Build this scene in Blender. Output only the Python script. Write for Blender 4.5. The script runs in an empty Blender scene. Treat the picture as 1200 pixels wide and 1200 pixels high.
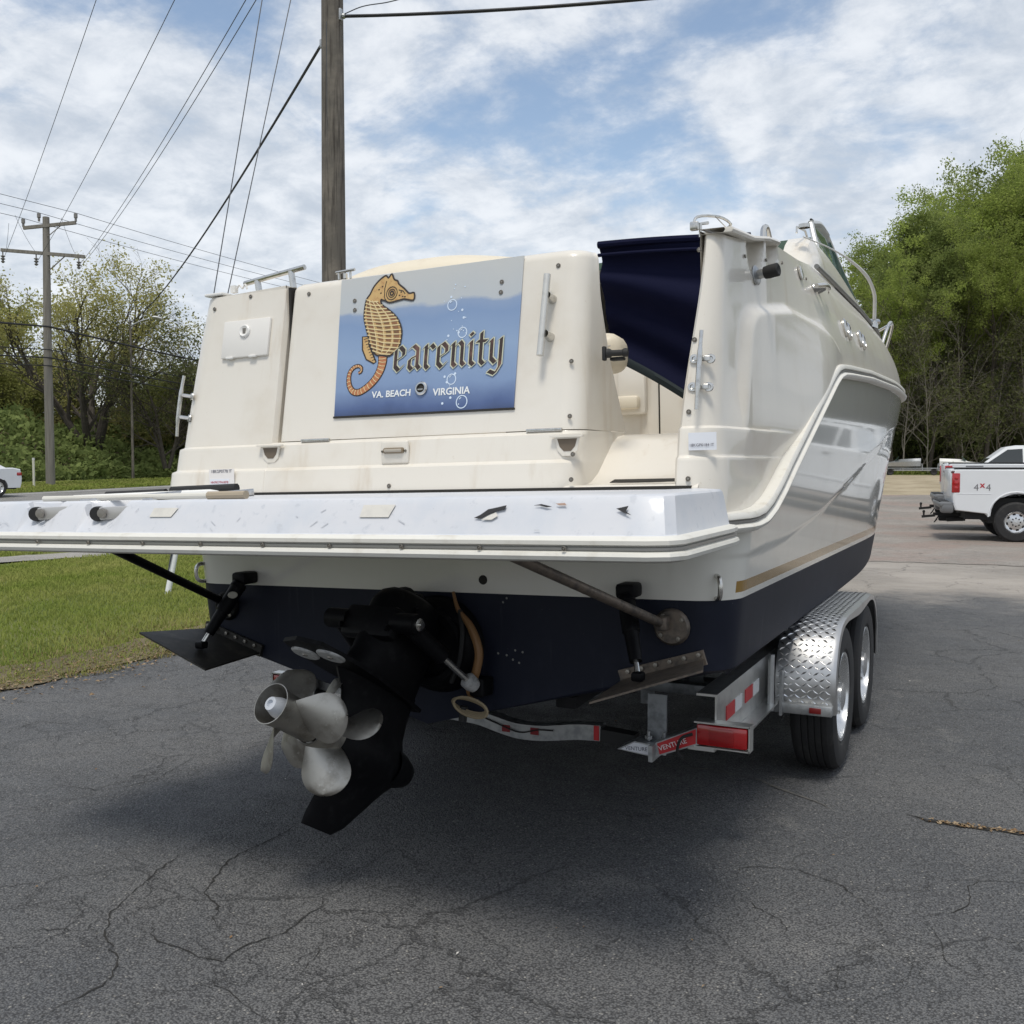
import bpy, bmesh, math, random
import numpy as np
from mathutils import Vector, Matrix
D = bpy.data; C = bpy.context; SC = C.scene; COL = SC.collection
rnd = random.Random(7)
sin, cos, pi = math.sin, math.cos, math.pi
R = math.radians

# ---------------------------------------------------------------- camera
cd = D.cameras.new('camera'); cam = D.objects.new('camera', cd); COL.objects.link(cam)
cam.location = (1.949, -3.252, 1.42)
cam.rotation_euler = (R(90 - 2.69), 0, R(26.2))
cd.sensor_width = 36; cd.lens = 35.1; cd.clip_start = .05; cd.clip_end = 3000
SC.camera = cam

# ---------------------------------------------------------------- sky, sun, exposure
SUN_EL, SUN_AZ = R(67), R(170)          # azimuth measured clockwise from +Y
w = D.worlds.new('World'); SC.world = w; w.use_nodes = True
nt = w.node_tree; nt.nodes.clear(); N = nt.nodes.new; LK = nt.links.new
out = N('ShaderNodeOutputWorld'); bg = N('ShaderNodeBackground'); bg.inputs[1].default_value = .10
sky = N('ShaderNodeTexSky'); sky.sky_type = 'NISHITA'; sky.sun_disc = False
sky.sun_elevation = SUN_EL; sky.sun_rotation = SUN_AZ; sky.air_density = 1.0; sky.dust_density = .6; sky.ozone_density = 2.0
tc = N('ShaderNodeTexCoord'); sep = N('ShaderNodeSeparateXYZ'); LK(tc.outputs['Generated'], sep.inputs[0])
def M(op, a, b=None, c=None):
    n = N('ShaderNodeMath'); n.operation = op
    for i, x in enumerate((a, b, c)):
        if x is None: continue
        if isinstance(x, (int, float)): n.inputs[i].default_value = x
        else: LK(x, n.inputs[i])
    return n.outputs[0]
zz = M('ADD', M('MAXIMUM', sep.outputs[2], 0.0), .30)
comb = N('ShaderNodeCombineXYZ'); LK(M('DIVIDE', sep.outputs[0], zz), comb.inputs[0]); LK(M('DIVIDE', sep.outputs[1], zz), comb.inputs[1])
def noise(scale, detail, rough, dist=0., off=(0, 0, 0)):
    mp = N('ShaderNodeMapping'); mp.inputs['Location'].default_value = off; LK(comb.outputs[0], mp.inputs[0])
    n = N('ShaderNodeTexNoise'); n.inputs['Scale'].default_value = scale; n.inputs['Detail'].default_value = detail
    n.inputs['Roughness'].default_value = rough; n.inputs['Distortion'].default_value = dist; LK(mp.outputs[0], n.inputs[0]); return n.outputs[0]
def smooth(x, a, b):
    n = N('ShaderNodeMapRange'); n.interpolation_type = 'SMOOTHSTEP'; LK(x, n.inputs[0])
    n.inputs[1].default_value = a; n.inputs[2].default_value = b; return n.outputs[0]
big = noise(1.0, 3, .5, .0, (3.1, 1.7, 0)); mid = noise(3.4, 10, .60, .25, (1.3, 8.2, 0)); tex = noise(7.5, 9, .62, .2, (5, 2, 0))
cov = M('ADD', M('ADD', M('MULTIPLY', big, .50), M('MULTIPLY', mid, .52)), M('MULTIPLY', tex, .16))
hor = smooth(sep.outputs[2], .05, .42)                       # more cloud cover seen edge-on near the horizon
cov = M('ADD', cov, M('MULTIPLY', M('SUBTRACT', 1.0, hor), .13))
mask = M('MULTIPLY', smooth(cov, .475, .615), .90)
shade = smooth(M('ADD', M('MULTIPLY', tex, .75), M('MULTIPLY', mid, .35)), .40, .70)
ccol = N('ShaderNodeMix'); ccol.data_type = 'RGBA'; LK(shade, ccol.inputs[0])
ccol.inputs[6].default_value = (4.9, 5.4, 6.1, 1); ccol.inputs[7].default_value = (7.7, 7.95, 8.3, 1)
skb = N('ShaderNodeMix'); skb.data_type = 'RGBA'; skb.blend_type = 'MULTIPLY'; skb.inputs[0].default_value = 1
LK(sky.outputs[0], skb.inputs[6]); skb.inputs[7].default_value = (1.75, 1.55, 1.35, 1)
mx = N('ShaderNodeMix'); mx.data_type = 'RGBA'; LK(mask, mx.inputs[0]); LK(skb.outputs[2], mx.inputs[6]); LK(ccol.outputs[2], mx.inputs[7])
LK(mx.outputs[2], bg.inputs[0]); LK(bg.outputs[0], out.inputs[0])

sd = D.lights.new('sun', 'SUN'); sun = D.objects.new('sun', sd); COL.objects.link(sun)
sd.energy = 2.0; sd.angle = R(14); sd.color = (1, .95, .86)
sun.rotation_euler = Vector((sin(SUN_AZ) * cos(SUN_EL), cos(SUN_AZ) * cos(SUN_EL), sin(SUN_EL))).to_track_quat('Z', 'Y').to_euler()
SC.view_settings.view_transform = 'Standard'; SC.view_settings.look = 'None'; SC.view_settings.gamma = 1
SC.view_settings.exposure = .25; SC.view_settings.use_curve_mapping = False

# ---------------------------------------------------------------- helpers: materials
def pm(name, col, rough=.5, metal=0., coat=0., var=None, bump=None, spec=.5, trans=0., streak=None):
    """principled material; var=(scale, darker colour, lo, hi) mottling; bump=(scale, strength, distance)"""
    m = D.materials.new(name); m.use_nodes = True; t = m.node_tree; b = t.nodes['Principled BSDF']
    b.inputs['Base Color'].default_value = (*col, 1); b.inputs['Roughness'].default_value = rough; b.inputs['Metallic'].default_value = metal
    b.inputs['Coat Weight'].default_value = coat; b.inputs['Coat Roughness'].default_value = .05; b.inputs['Specular IOR Level'].default_value = spec
    if trans: b.inputs['Transmission Weight'].default_value = trans
    tcn = t.nodes.new('ShaderNodeTexCoord'); src = None
    def mix(fac, a, bcol):
        mm = t.nodes.new('ShaderNodeMix'); mm.data_type = 'RGBA'; t.links.new(fac, mm.inputs[0])
        if isinstance(a, tuple): mm.inputs[6].default_value = (*a, 1)
        else: t.links.new(a, mm.inputs[6])
        mm.inputs[7].default_value = (*bcol, 1); return mm.outputs[2]
    def nz(scale, detail=6, vec=None, rough=.6):
        n = t.nodes.new('ShaderNodeTexNoise'); n.inputs['Scale'].default_value = scale; n.inputs['Detail'].default_value = detail; n.inputs['Roughness'].default_value = rough
        t.links.new(vec or tcn.outputs['Object'], n.inputs[0]); return n.outputs[0]
    def rng(x, a, c):
        r = t.nodes.new('ShaderNodeMapRange'); r.interpolation_type = 'SMOOTHSTEP'; t.links.new(x, r.inputs[0]); r.inputs[1].default_value = a; r.inputs[2].default_value = c; return r.outputs[0]
    cur = col
    if var:
        for (s, c2, lo, hi) in (var if isinstance(var, list) else [var]): cur = mix(rng(nz(s), lo, hi), cur, c2)
    if streak:
        s, c2, lo, hi = streak; mp = t.nodes.new('ShaderNodeMapping'); mp.inputs['Scale'].default_value = (s, s, s * .06); t.links.new(tcn.outputs['Object'], mp.inputs[0])
        cur = mix(rng(nz(1., 5, mp.outputs[0]), lo, hi), cur, c2)
    if not isinstance(cur, tuple): t.links.new(cur, b.inputs['Base Color'])
    if bump:
        bp = t.nodes.new('ShaderNodeBump'); bp.inputs['Strength'].default_value = bump[1]; bp.inputs['Distance'].default_value = bump[2]
        t.links.new(nz(bump[0], 4), bp.inputs['Height']); t.links.new(bp.outputs[0], b.inputs['Normal'])
    return m

# ---------------------------------------------------------------- helpers: meshes and objects
def mk(name, V, F, mat, par=None, smooth=True, ang=32, kind=None):
    me = D.meshes.new(name); me.from_pydata([tuple(map(float, v)) for v in V], [], F)
    bm = bmesh.new(); bm.from_mesh(me); bmesh.ops.recalc_face_normals(bm, faces=bm.faces); bm.to_mesh(me); bm.free()
    me.materials.append(mat)
    if smooth:
        me.shade_smooth(); me.set_sharp_from_angle(angle=R(ang))
    o = D.objects.new(name, me); COL.objects.link(o)
    if par: o.parent = par
    if kind: o['kind'] = kind
    return o
def empty(name, loc=(0, 0, 0), rz=0., par=None):
    o = D.objects.new(name, None); o.empty_display_size = .1; COL.objects.link(o); o.location = loc; o.rotation_euler = (0, 0, rz)
    if par: o.parent = par
    return o
def tag(o, label, cat, group=None):
    o['label'] = label; o['category'] = cat
    if group: o['group'] = group
    return o
def kids(o): return [c for c in COL.objects if c.parent == o]
def copy_tree(o, par=None):
    c = o.copy(); COL.objects.link(c)
    if par: c.parent = par
    for k in list(o.children): copy_tree(k, c)
    return c
class B:
    def __init__(s): s.v = []; s.f = []
    def add(s, V, F):
        n = len(s.v); s.v += [tuple(v) for v in V]; s.f += [tuple(i + n for i in f) for f in F]; return s
    def box(s, c, d, rot=None, bev=0., seg=2):
        bm = bmesh.new(); bmesh.ops.create_cube(bm, size=1)
        bmesh.ops.scale(bm, vec=Vector(d), verts=bm.verts)
        if bev: bmesh.ops.bevel(bm, geom=list(bm.edges), offset=bev, segments=seg, affect='EDGES', profile=.5)
        if rot is not None: bmesh.ops.transform(bm, matrix=rot.to_4x4(), verts=bm.verts)
        bmesh.ops.translate(bm, vec=Vector(c), verts=bm.verts); bm.verts.index_update()
        s.add([v.co[:] for v in bm.verts], [[v.index for v in f.verts] for f in bm.faces]); bm.free(); return s
    def bar(s, a, b, wd, ht, up=(0, 0, 1), bev=0.):
        a = Vector(a); b = Vector(b); d = b - a; y = d.normalized(); x = y.cross(Vector(up)).normalized(); z = x.cross(y)
        m = Matrix((x, y, z)).transposed(); return s.box((a + b) / 2, (wd, d.length, ht), m, bev)
    def tube(s, P, r, n=10, caps=True):
        P = [Vector(p) for p in P]; k = len(P); rr = r if isinstance(r, (list, tuple)) else [r] * k
        V = []; F = []; t0 = (P[1] - P[0]).normalized(); up = Vector((0, 0, 1)) if abs(t0.z) < .9 else Vector((1, 0, 0))
        x = t0.cross(up).normalized()
        for i in range(k):
            t = (P[min(i + 1, k - 1)] - P[max(i - 1, 0)]).normalized()
            x = (x - t * x.dot(t)).normalized(); y = t.cross(x)
            for j in range(n):
                a = 2 * pi * j / n; V.append(P[i] + (x * cos(a) + y * sin(a)) * rr[i])
        for i in range(k - 1):
            for j in range(n):
                F.append((i * n + j, i * n + (j + 1) % n, (i + 1) * n + (j + 1) % n, (i + 1) * n + j))
        if caps: F.append(tuple(range(n - 1, -1, -1))); F.append(tuple((k - 1) * n + j for j in range(n)))
        return s.add(V, F)
    def lathe(s, prof, n=24, m=None, caps=False):
        """profile [(radius, height)] round local Z"""
        m = m or Matrix.Identity(4); V = []; F = []
        for r, h in prof:
            for j in range(n): V.append(m @ Vector((r * cos(2 * pi * j / n), r * sin(2 * pi * j / n), h)))
        for i in range(len(prof) - 1):
            for j in range(n): F.append((i * n + j, i * n + (j + 1) % n, (i + 1) * n + (j + 1) % n, (i + 1) * n + j))
        if caps: F.append(tuple(range(n - 1, -1, -1))); F.append(tuple((len(prof) - 1) * n + j for j in range(n)))
        return s.add(V, F)
    def grid(s, rows, closed=False):
        n = len(rows[0]); V = [p for r in rows for p in r]; F = []
        for i in range(len(rows) - 1):
            for j in range(n if closed else n - 1):
                F.append((i * n + j, i * n + (j + 1) % n, (i + 1) * n + (j + 1) % n, (i + 1) * n + j))
        return s.add(V, F)
    def prism(s, poly, vec):
        n = len(poly); vec = Vector(vec); A = [Vector(p) for p in poly]; V = A + [p + vec for p in A]
        F = [tuple(range(n - 1, -1, -1)), tuple(range(n, 2 * n))] + [(i, (i + 1) % n, n + (i + 1) % n, n + i) for i in range(n)]
        return s.add(V, F)
    def out(s, name, mat, par=None, smooth=True, ang=32, kind=None): return mk(name, s.v, s.f, mat, par, smooth, ang, kind)
def axisM(o, d, up=(0, 0, 1)):
    """matrix whose local Z runs along d"""
    z = Vector(d).normalized(); u = Vector(up)
    if abs(z.dot(u)) > .98: u = Vector((1, 0, 0))
    x = u.cross(z).normalized(); y = z.cross(x)
    m = Matrix((x, y, z)).transposed().to_4x4(); m.translation = Vector(o); return m
def ss(x, a=0., b=1.):
    t = min(1., max(0., (x - a) / (b - a))); return t * t * (3 - 2 * t)
def interp(x, T):
    for i in range(len(T) - 1):
        if x <= T[i + 1][0]:
            f = max(0., (x - T[i][0]) / (T[i + 1][0] - T[i][0])); return T[i][1] + (T[i + 1][1] - T[i][1]) * f
    return T[-1][1]
def bez(P, n=8):
    """Catmull-Rom through the points"""
    P = [Vector(p) for p in P]; Q = [P[0] * 2 - P[1]] + P + [P[-1] * 2 - P[-2]]; o = []
    for i in range(1, len(Q) - 2):
        for k in range(n):
            t = k / n; a, b, c, d = Q[i - 1], Q[i], Q[i + 1], Q[i + 2]
            o.append(.5 * (2 * b + (c - a) * t + (2 * a - 5 * b + 4 * c - d) * t * t + (3 * b - a - 3 * c + d) * t ** 3))
    return o + [P[-1]]
def text_mesh(name, s, size, mat, par, m, extrude=.0006, bold=0.):
    cu = D.curves.new(name, 'FONT'); cu.body = s; cu.size = size; cu.extrude = extrude; cu.offset = bold; cu.align_x = 'CENTER'; cu.resolution_u = 3
    o = D.objects.new(name, cu); COL.objects.link(o); C.view_layer.update()
    me = D.meshes.new_from_object(o.evaluated_get(C.evaluated_depsgraph_get())); D.objects.remove(o); D.curves.remove(cu)
    me.transform(m); me.materials.clear(); me.materials.append(mat); q = D.objects.new(name, me); COL.objects.link(q); q.parent = par; return q

# ---------------------------------------------------------------- materials
GEL = pm('gelcoat_cream', (.71, .67, .595), .32, coat=.45, var=[(3., (.63, .575, .485), .45, .8), (60., (.58, .52, .43), .66, .80)], streak=(9., (.54, .455, .345), .56, .86))
GELS = pm('gelcoat_side', (.74, .72, .66), .16, coat=.9, var=(4., (.69, .665, .60), .45, .8), streak=(8., (.67, .645, .58), .58, .85))
WHITE = pm('white_platform', (.60, .61, .64), .45, coat=.1, var=[(5., (.53, .56, .61), .42, .75), (34., (.50, .52, .56), .58, .72), (120., (.36, .36, .37), .70, .76)], bump=(40, .12, .002))
WPLAST = pm('white_plastic', (.76, .75, .72), .35)
STEEL = pm('stainless', (.62, .61, .58), .26, 1., var=(40, (.42, .40, .37), .45, .8))
BRONZE = pm('weathered_bronze', (.20, .165, .135), .5, .6, var=(30, (.10, .09, .08), .4, .7))
BLACKP = pm('black_paint', (.004, .004, .005), .5, var=(25, (.014, .014, .015), .5, .8), spec=.14)
BLKRUB = pm('black_rubber', (.014, .014, .014), .7)
NAVYC = pm('navy_canvas', (.0045, .006, .026), .85, bump=(90, .25, .003), spec=.15)
NAVYB = pm('canvas_binding', (.012, .022, .026), .75)
CREAMV = pm('cream_vinyl', (.70, .63, .50), .45, bump=(120, .1, .001), var=(6, (.62, .54, .42), .5, .8))
SHADOWGAP = pm('gap_shade_dark', (.02, .018, .015), .8)  # near-black colour stands in for shade in gaps; also used on small dark fittings
GALV = pm('galvanised_steel', (.46, .47, .47), .42, .8, var=(18, (.30, .31, .32), .42, .7))
ALUM = pm('aluminium', (.66, .66, .64), .30, .9, var=(14, (.48, .48, .47), .45, .8))
PROPM = pm('propeller_steel', (.43, .415, .38), .46, 1., var=[(14, (.27, .255, .225), .42, .7), (60, (.55, .53, .49), .6, .75)])
ZINC = pm('zinc_anode', (.50, .50, .49), .6, .3, var=(60, (.36, .36, .36), .45, .65))
REDL = pm('red_lens', (.36, .008, .010), .12, coat=.8)
REDT = pm('red_tape', (.46, .02, .025), .4)
TYRE = pm('tyre_rubber', (.017, .017, .018), .75, var=(12, (.045, .043, .04), .5, .8), bump=(60, .2, .004))
HOSE = pm('brown_hose', (.22, .115, .045), .55)
ROPE = pm('tan_cord', (.30, .24, .15), .8)
SCREW = pm('screw_steel', (.26, .24, .21), .4, .8)
GLASSG = pm('green_glass', (.16, .26, .23), .05, spec=.8, coat=.5)
# ================================================================ measured outlines (metres)
SEA_BODY=[(-0.1069,2.1507),(-0.0939,2.1276),(-0.0782,2.1201),(-0.0712,2.1071),(-0.0446,2.0863),(-0.0223,2.0661),(-0.0002,2.066),(-0.001,2.0377),(-0.041,2.0459),(-0.0655,2.0434),(-0.1066,2.0388),(-0.1283,2.0475),(-0.1481,2.0523),(-0.1395,2.0327),(-0.1126,2.0143),(-0.0813,1.9898),(-0.0582,1.9628),(-0.0425,1.9259),(-0.0431,1.8871),(-0.0526,1.8561),(-0.0718,1.8413),(-0.0956,1.8311),(-0.1211,1.8365),(-0.1463,1.8384),(-0.1667,1.8578),(-0.183,1.8877),(-0.1947,1.921),(-0.2062,1.9508),(-0.2183,1.9881),(-0.2193,2.0245),(-0.2143,2.0604),(-0.1991,2.0807),(-0.1847,2.1083),(-0.1575,2.1345),(-0.1333,2.1464),(-0.1206,2.1363)]
SEA_TAIL=[(-0.1194,1.8364),(-0.1187,1.8115),(-0.1244,1.7836),(-0.1385,1.7563),(-0.1597,1.7328),(-0.1888,1.7119),(-0.2173,1.7008),(-0.2434,1.7059),(-0.2611,1.7283),(-0.2674,1.7574),(-0.2631,1.7822),(-0.2475,1.7984),(-0.2274,1.8028),(-0.213,1.7946),(-0.2133,1.7804),(-0.2247,1.7754)]
SEA_TAILW=[0.0347, 0.0327, 0.0296, 0.0267, 0.0245, 0.0225, 0.0205, 0.0184, 0.0164, 0.0143, 0.0122, 0.0102, 0.0082, 0.0071, 0.0062, 0.0051]
SEA_FIN=[(-0.2198,1.9158),(-0.1873,1.9146),(-0.1878,1.8845),(-0.1714,1.8545),(-0.1481,1.8136),(-0.1585,1.808),(-0.194,1.8262),(-0.2148,1.865)]
SEA_L=[(-0.2143,2.0604),(-0.2174,2.0316),(-0.2198,2.0027),(-0.2155,1.9769),(-0.2058,1.9471),(-0.1946,1.9195),(-0.183,1.8877),(-0.1667,1.8578)]
SEA_R=[(-0.1578,2.0475),(-0.117,2.0161),(-0.0813,1.9898),(-0.06,1.9651),(-0.0453,1.9297),(-0.0421,1.8941),(-0.0505,1.8595),(-0.0838,1.8373)]
SEA_EYE=(-0.0998,2.0741)
CRACK_PALE=[(0.352,1.332),(0.56,1.242),(0.77,1.284),(0.963,1.232),(1.108,1.138),(1.26,1.042),(1.343,0.967)]
CRACK_WIDE=[(1.624,1.044),(1.707,1.004),(1.798,0.996),(1.874,1.003),(1.962,1.012),(2.048,1.013),(2.168,1.011)]
CRACKS=[[(1.163,0.068),(1.145,0.192),(1.172,0.24),(1.314,0.275),(1.402,0.251),(1.479,0.207),(1.558,0.123),(1.63,0.057),(1.667,0.006)],[(1.314,0.275),(1.295,0.39),(1.345,0.451),(1.417,0.468)],[(1.139,-0.007),(1.163,-0.056),(1.238,-0.05),(1.296,-0.107),(1.359,-0.145),(1.413,-0.262)],[(1.752,0.048),(1.764,0.095),(1.833,0.157),(1.878,0.222),(1.878,0.388),(1.909,0.484),(1.969,0.53)],[(1.752,0.048),(1.802,-0.045),(1.83,-0.199),(1.868,-0.226),(1.923,-0.264),(1.95,-0.292)],[(1.562,-0.308),(1.553,-0.38),(1.579,-0.495),(1.604,-0.543)],[(-0.523,-0.116),(-0.512,-0.239),(-0.527,-0.444),(-0.517,-0.549),(-0.454,-0.689),(-0.385,-0.812),(-0.335,-0.817),(-0.259,-0.867),(-0.244,-0.915),(-0.165,-0.969)],[(-0.727,-0.542),(-0.674,-0.731),(-0.616,-0.896),(-0.554,-1.04),(-0.472,-1.133),(-0.316,-1.228),(-0.231,-1.33),(-0.23,-1.402),(-0.245,-1.468),(-0.241,-1.569)],[(-2.754,0.212),(-2.797,0.373),(-2.821,0.503),(-2.581,0.537),(-2.534,0.688)],[(-1.856,-0.228),(-1.563,-0.192),(-1.503,-0.109),(-1.452,0.027),(-1.493,0.153),(-1.559,0.405)],[(-1.683,-0.087),(-1.62,0.06),(-1.6,0.192),(-1.536,0.286)],[(-0.395,-1.017),(-0.306,-1.103),(-0.207,-1.103),(-0.104,-1.123),(-0.035,-1.112),(-0.034,-1.054),(-0.034,-0.993),(0.017,-0.893),(0.006,-0.792),(0.009,-0.648)],[(-0.024,-1.152),(0.053,-1.221),(0.14,-1.249),(0.243,-1.285),(0.304,-1.302)],[(-0.717,-1.305),(-0.69,-1.228),(-0.623,-1.182),(-0.486,-1.127)],[(0.236,-1.132),(0.21,-1.037),(0.183,-0.935),(0.095,-0.802)]]
# ================================================================ ground
def gz(x, y):
    d = math.hypot(x - 2, y + 3); return .75 * ss(d, 25, 62)
def ground_mat(name, kind):
    m = D.materials.new(name); m.use_nodes = True; t = m.node_tree; b = t.nodes['Principled BSDF']; L = t.links.new
    tcn = t.nodes.new('ShaderNodeTexCoord'); P = tcn.outputs['Object']
    def nz(s, d=5, r=.6, vec=P, dist=0.):
        n = t.nodes.new('ShaderNodeTexNoise'); n.inputs['Scale'].default_value = s; n.inputs['Detail'].default_value = d; n.inputs['Roughness'].default_value = r; n.inputs['Distortion'].default_value = dist; L(vec, n.inputs[0]); return n
    def rg(x, a, c, lo=0., hi=1.):
        r = t.nodes.new('ShaderNodeMapRange'); r.interpolation_type = 'SMOOTHSTEP'; L(x, r.inputs[0]); r.inputs[1].default_value = a; r.inputs[2].default_value = c; r.inputs[3].default_value = lo; r.inputs[4].default_value = hi; return r.outputs[0]
    def mixc(f, a, c):
        mm = t.nodes.new('ShaderNodeMix'); mm.data_type = 'RGBA'
        if isinstance(f, float): mm.inputs[0].default_value = f
        else: L(f, mm.inputs[0])
        for i, x in ((6, a), (7, c)):
            if isinstance(x, tuple): mm.inputs[i].default_value = (*x, 1)
            else: L(x, mm.inputs[i])
        return mm.outputs[2]
    def ma(op, a, c):
        n = t.nodes.new('ShaderNodeMath'); n.operation = op
        for i, x in ((0, a), (1, c)):
            if isinstance(x, (int, float)): n.inputs[i].default_value = x
            else: L(x, n.inputs[i])
        return n.outputs[0]
    def vor(s, feat='F1', vec=P, rand=1.):
        n = t.nodes.new('ShaderNodeTexVoronoi'); n.inputs['Scale'].default_value = s; n.feature = feat; n.inputs['Randomness'].default_value = rand; L(vec, n.inputs[0]); return n
    c1, c2, c3 = {'asphalt': ((.100, .104, .110), (.150, .150, .150), (.19, .188, .182)), 'old': ((.27, .245, .215), (.37, .335, .295), (.33, .255, .215)),
                  'road': ((.20, .20, .20), (.27, .27, .26), (.31, .30, .29)), 'path': ((.30, .29, .265), (.40, .38, .345), (.24, .215, .18)),
                  'gravel': ((.30, .25, .17), (.40, .34, .24), (.19, .18, .11)), 'soil': ((.13, .11, .07), (.20, .165, .11), (.10, .11, .045)),
                  'grass': ((.11, .145, .04), (.18, .19, .075), (.23, .20, .10))}[kind]
    cur = mixc(rg(nz(.55, 5, .6).outputs[0], .38, .66), c1, c2)
    cur = mixc(rg(nz(1.9 if kind != 'old' else .5, 6, .65).outputs[0], .56 if kind != 'old' else .44, .74 if kind != 'old' else .62), cur, c3)
    if kind in ('asphalt', 'old', 'road', 'path'):
        st = vor(150 if kind == 'asphalt' else 90)                      # single stones of the aggregate
        sc = t.nodes.new('ShaderNodeSeparateColor'); L(st.outputs['Color'], sc.inputs[0])
        cur = mixc(rg(sc.outputs[0], .62, .98, 0, .42), cur, (.26, .255, .245) if kind == 'asphalt' else (.34, .31, .28))
        cur = mixc(rg(sc.outputs[1], .987, .994, 0, .6), cur, (.42, .40, .36))
        cur = mixc(rg(st.outputs['Distance'], .35, .75, 0, .75), cur, (.028, .028, .030) if kind == 'asphalt' else (.09, .08, .07))
        # hairline cracks: cell borders bent by noise and broken up by a second noise
        wv = t.nodes.new('ShaderNodeVectorMath'); wv.operation = 'MULTIPLY_ADD'; L(nz(2.2, 6, .65).outputs['Color'], wv.inputs[0]); wv.inputs[1].default_value = (.55, .55, 0); L(P, wv.inputs[2])
        ck = vor(.95, 'DISTANCE_TO_EDGE', wv.outputs[0]); cm = rg(ck.outputs['Distance'], .002, .0075, 1, 0)
        ck2 = vor(3.2, 'DISTANCE_TO_EDGE', wv.outputs[0]); cm2 = rg(ck2.outputs['Distance'], .004, .017, 1, 0)
        cm = ma('MULTIPLY', cm, rg(nz(.7, 3).outputs[0], .40, .54)); cm2 = ma('MULTIPLY', cm2, rg(nz(.45, 3).outputs[0], .47, .60, 0, .8))
        crack = ma('MAXIMUM', cm, cm2)
        if kind == 'asphalt':                                           # the newer dark overlay ends raggedly; beyond it the older worn surface
            s_ = t.nodes.new('ShaderNodeSeparateXYZ'); L(P, s_.inputs[0]); yy = ma('ADD', s_.outputs[1], ma('MULTIPLY', ma('SUBTRACT', nz(.9, 7, .7).outputs[0], .5), 4.5)); cur = mixc(rg(yy, 7.3, 9.3), cur, mixc(rg(nz(.55, 5, .6).outputs[0], .38, .66), (.27, .245, .215), (.37, .335, .295)))
        if kind in ('asphalt', 'old'): cur = mixc(ma('MULTIPLY', crack, .50), cur, (.025, .025, .025) if kind == 'asphalt' else (.05, .045, .04))
        h = ma('ADD', ma('MULTIPLY', st.outputs['Distance'], -1.0), ma('MULTIPLY', nz(45, 4).outputs[0], 1.3)); h = ma('SUBTRACT', h, ma('MULTIPLY', crack, 1.6))
        bp = t.nodes.new('ShaderNodeBump'); bp.inputs['Strength'].default_value = .75 if kind == 'asphalt' else .4; bp.inputs['Distance'].default_value = .006; L(h, bp.inputs['Height']); L(bp.outputs[0], b.inputs['Normal'])
        L(rg(nz(6, 4).outputs[0], .3, .7, .62, .85), b.inputs['Roughness']); b.inputs['Specular IOR Level'].default_value = .35
    else:
        cur = mixc(rg(nz(55, 5, .7).outputs[0], .5, .8, 0, .6), cur, tuple(x * .55 for x in c1))
        bp = t.nodes.new('ShaderNodeBump'); bp.inputs['Strength'].default_value = .6; bp.inputs['Distance'].default_value = .02; L(nz(40, 5, .7).outputs[0], bp.inputs['Height']); L(bp.outputs[0], b.inputs['Normal'])
        b.inputs['Roughness'].default_value = .95; b.inputs['Specular IOR Level'].default_value = .15
    L(cur, b.inputs['Base Color']); return m
def strip(name, PA, PB, mat, off, n=60, m=24, kind='structure'):
    """sheet between two edge polylines (same parameter), draped over the ground"""
    def at(P, t):
        k = t * (len(P) - 1); i = min(int(k), len(P) - 2); f = k - i; return (P[i][0] * (1 - f) + P[i + 1][0] * f, P[i][1] * (1 - f) + P[i + 1][1] * f)
    rows = []
    for i in range(n + 1):
        a = at(PA, i / n); b_ = at(PB, i / n); rows.append([])
        for j in range(m + 1):
            x = a[0] + (b_[0] - a[0]) * j / m; y = a[1] + (b_[1] - a[1]) * j / m; rows[-1].append((x, y, gz(x, y) + off))
    return B().grid(rows).out(name, mat, None, True, kind=kind)
def jit(P, a, n=6, seed=1):
    r = random.Random(seed); Q = []
    for i in range(len(P) - 1):
        for k in range(n): f = k / n; q = r.uniform(-a, a); al = abs(P[i + 1][1] - P[i][1]) > abs(P[i + 1][0] - P[i][0]); Q.append((P[i][0] + (P[i + 1][0] - P[i][0]) * f + (q if al else 0), P[i][1] + (P[i + 1][1] - P[i][1]) * f + (0 if al else q)))
    return Q + [P[-1]]
g_as, g_old, g_road, g_path, g_gra, g_soil, g_grass = [ground_mat(n, k) for n, k in (('dark_asphalt', 'asphalt'), ('worn_asphalt', 'old'), ('road_asphalt', 'road'), ('path_concrete', 'path'), ('tan_gravel', 'gravel'), ('bare_soil', 'soil'), ('grass_ground', 'grass'))]
# one big sheet to the horizon
ax = [-1500, -600, -250, -120] + list(range(-90, 91, 3)) + [120, 250, 600, 1500]
B().grid([[(x, y, gz(x, y) - .02) for x in ax] for y in ax]).out('ground', g_grass, None, True, kind='structure')
lotL = [(-3.75, -60), (-3.75, -6), (-3.8, .9), (-3.64, 1.66), (-3.76, 2.7), (-3.9, 6), (-4.0, 8.4), (-4.1, 12.6)]
E1 = jit(lotL, .05, 14, 3)
strip('parking_lot', E1, [(45, p[1]) for p in E1], g_as, .0, 90, 40)
E2 = jit([(-4.1, 12.4), (-1.5, 12.2), (.5, 12.3), (2.2, 12.4), (12, 12.3), (60, 12.4)], .07, 14, 5)
strip('old_parking_lot', E2, jit([(-14, 37.5), (-8, 37), (-2, 37.5), (6, 38), (20, 40), (70, 44)], .5, 14, 6), g_old, .006, 90, 60)
strip('gravel_strip', jit([(-15, 36.5), (-8, 36), (6, 37), (70, 43)], .7, 12, 8), jit([(-15, 68), (-8, 68.5), (6, 70), (70, 77)], .8, 12, 9), g_gra, .003, 60, 40)
strip('road', [(-14.3, y) for y in (-90, 0, 200)], [(-31.9, y) for y in (-90, 0, 200)], g_road, .004, 120, 14)
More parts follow.
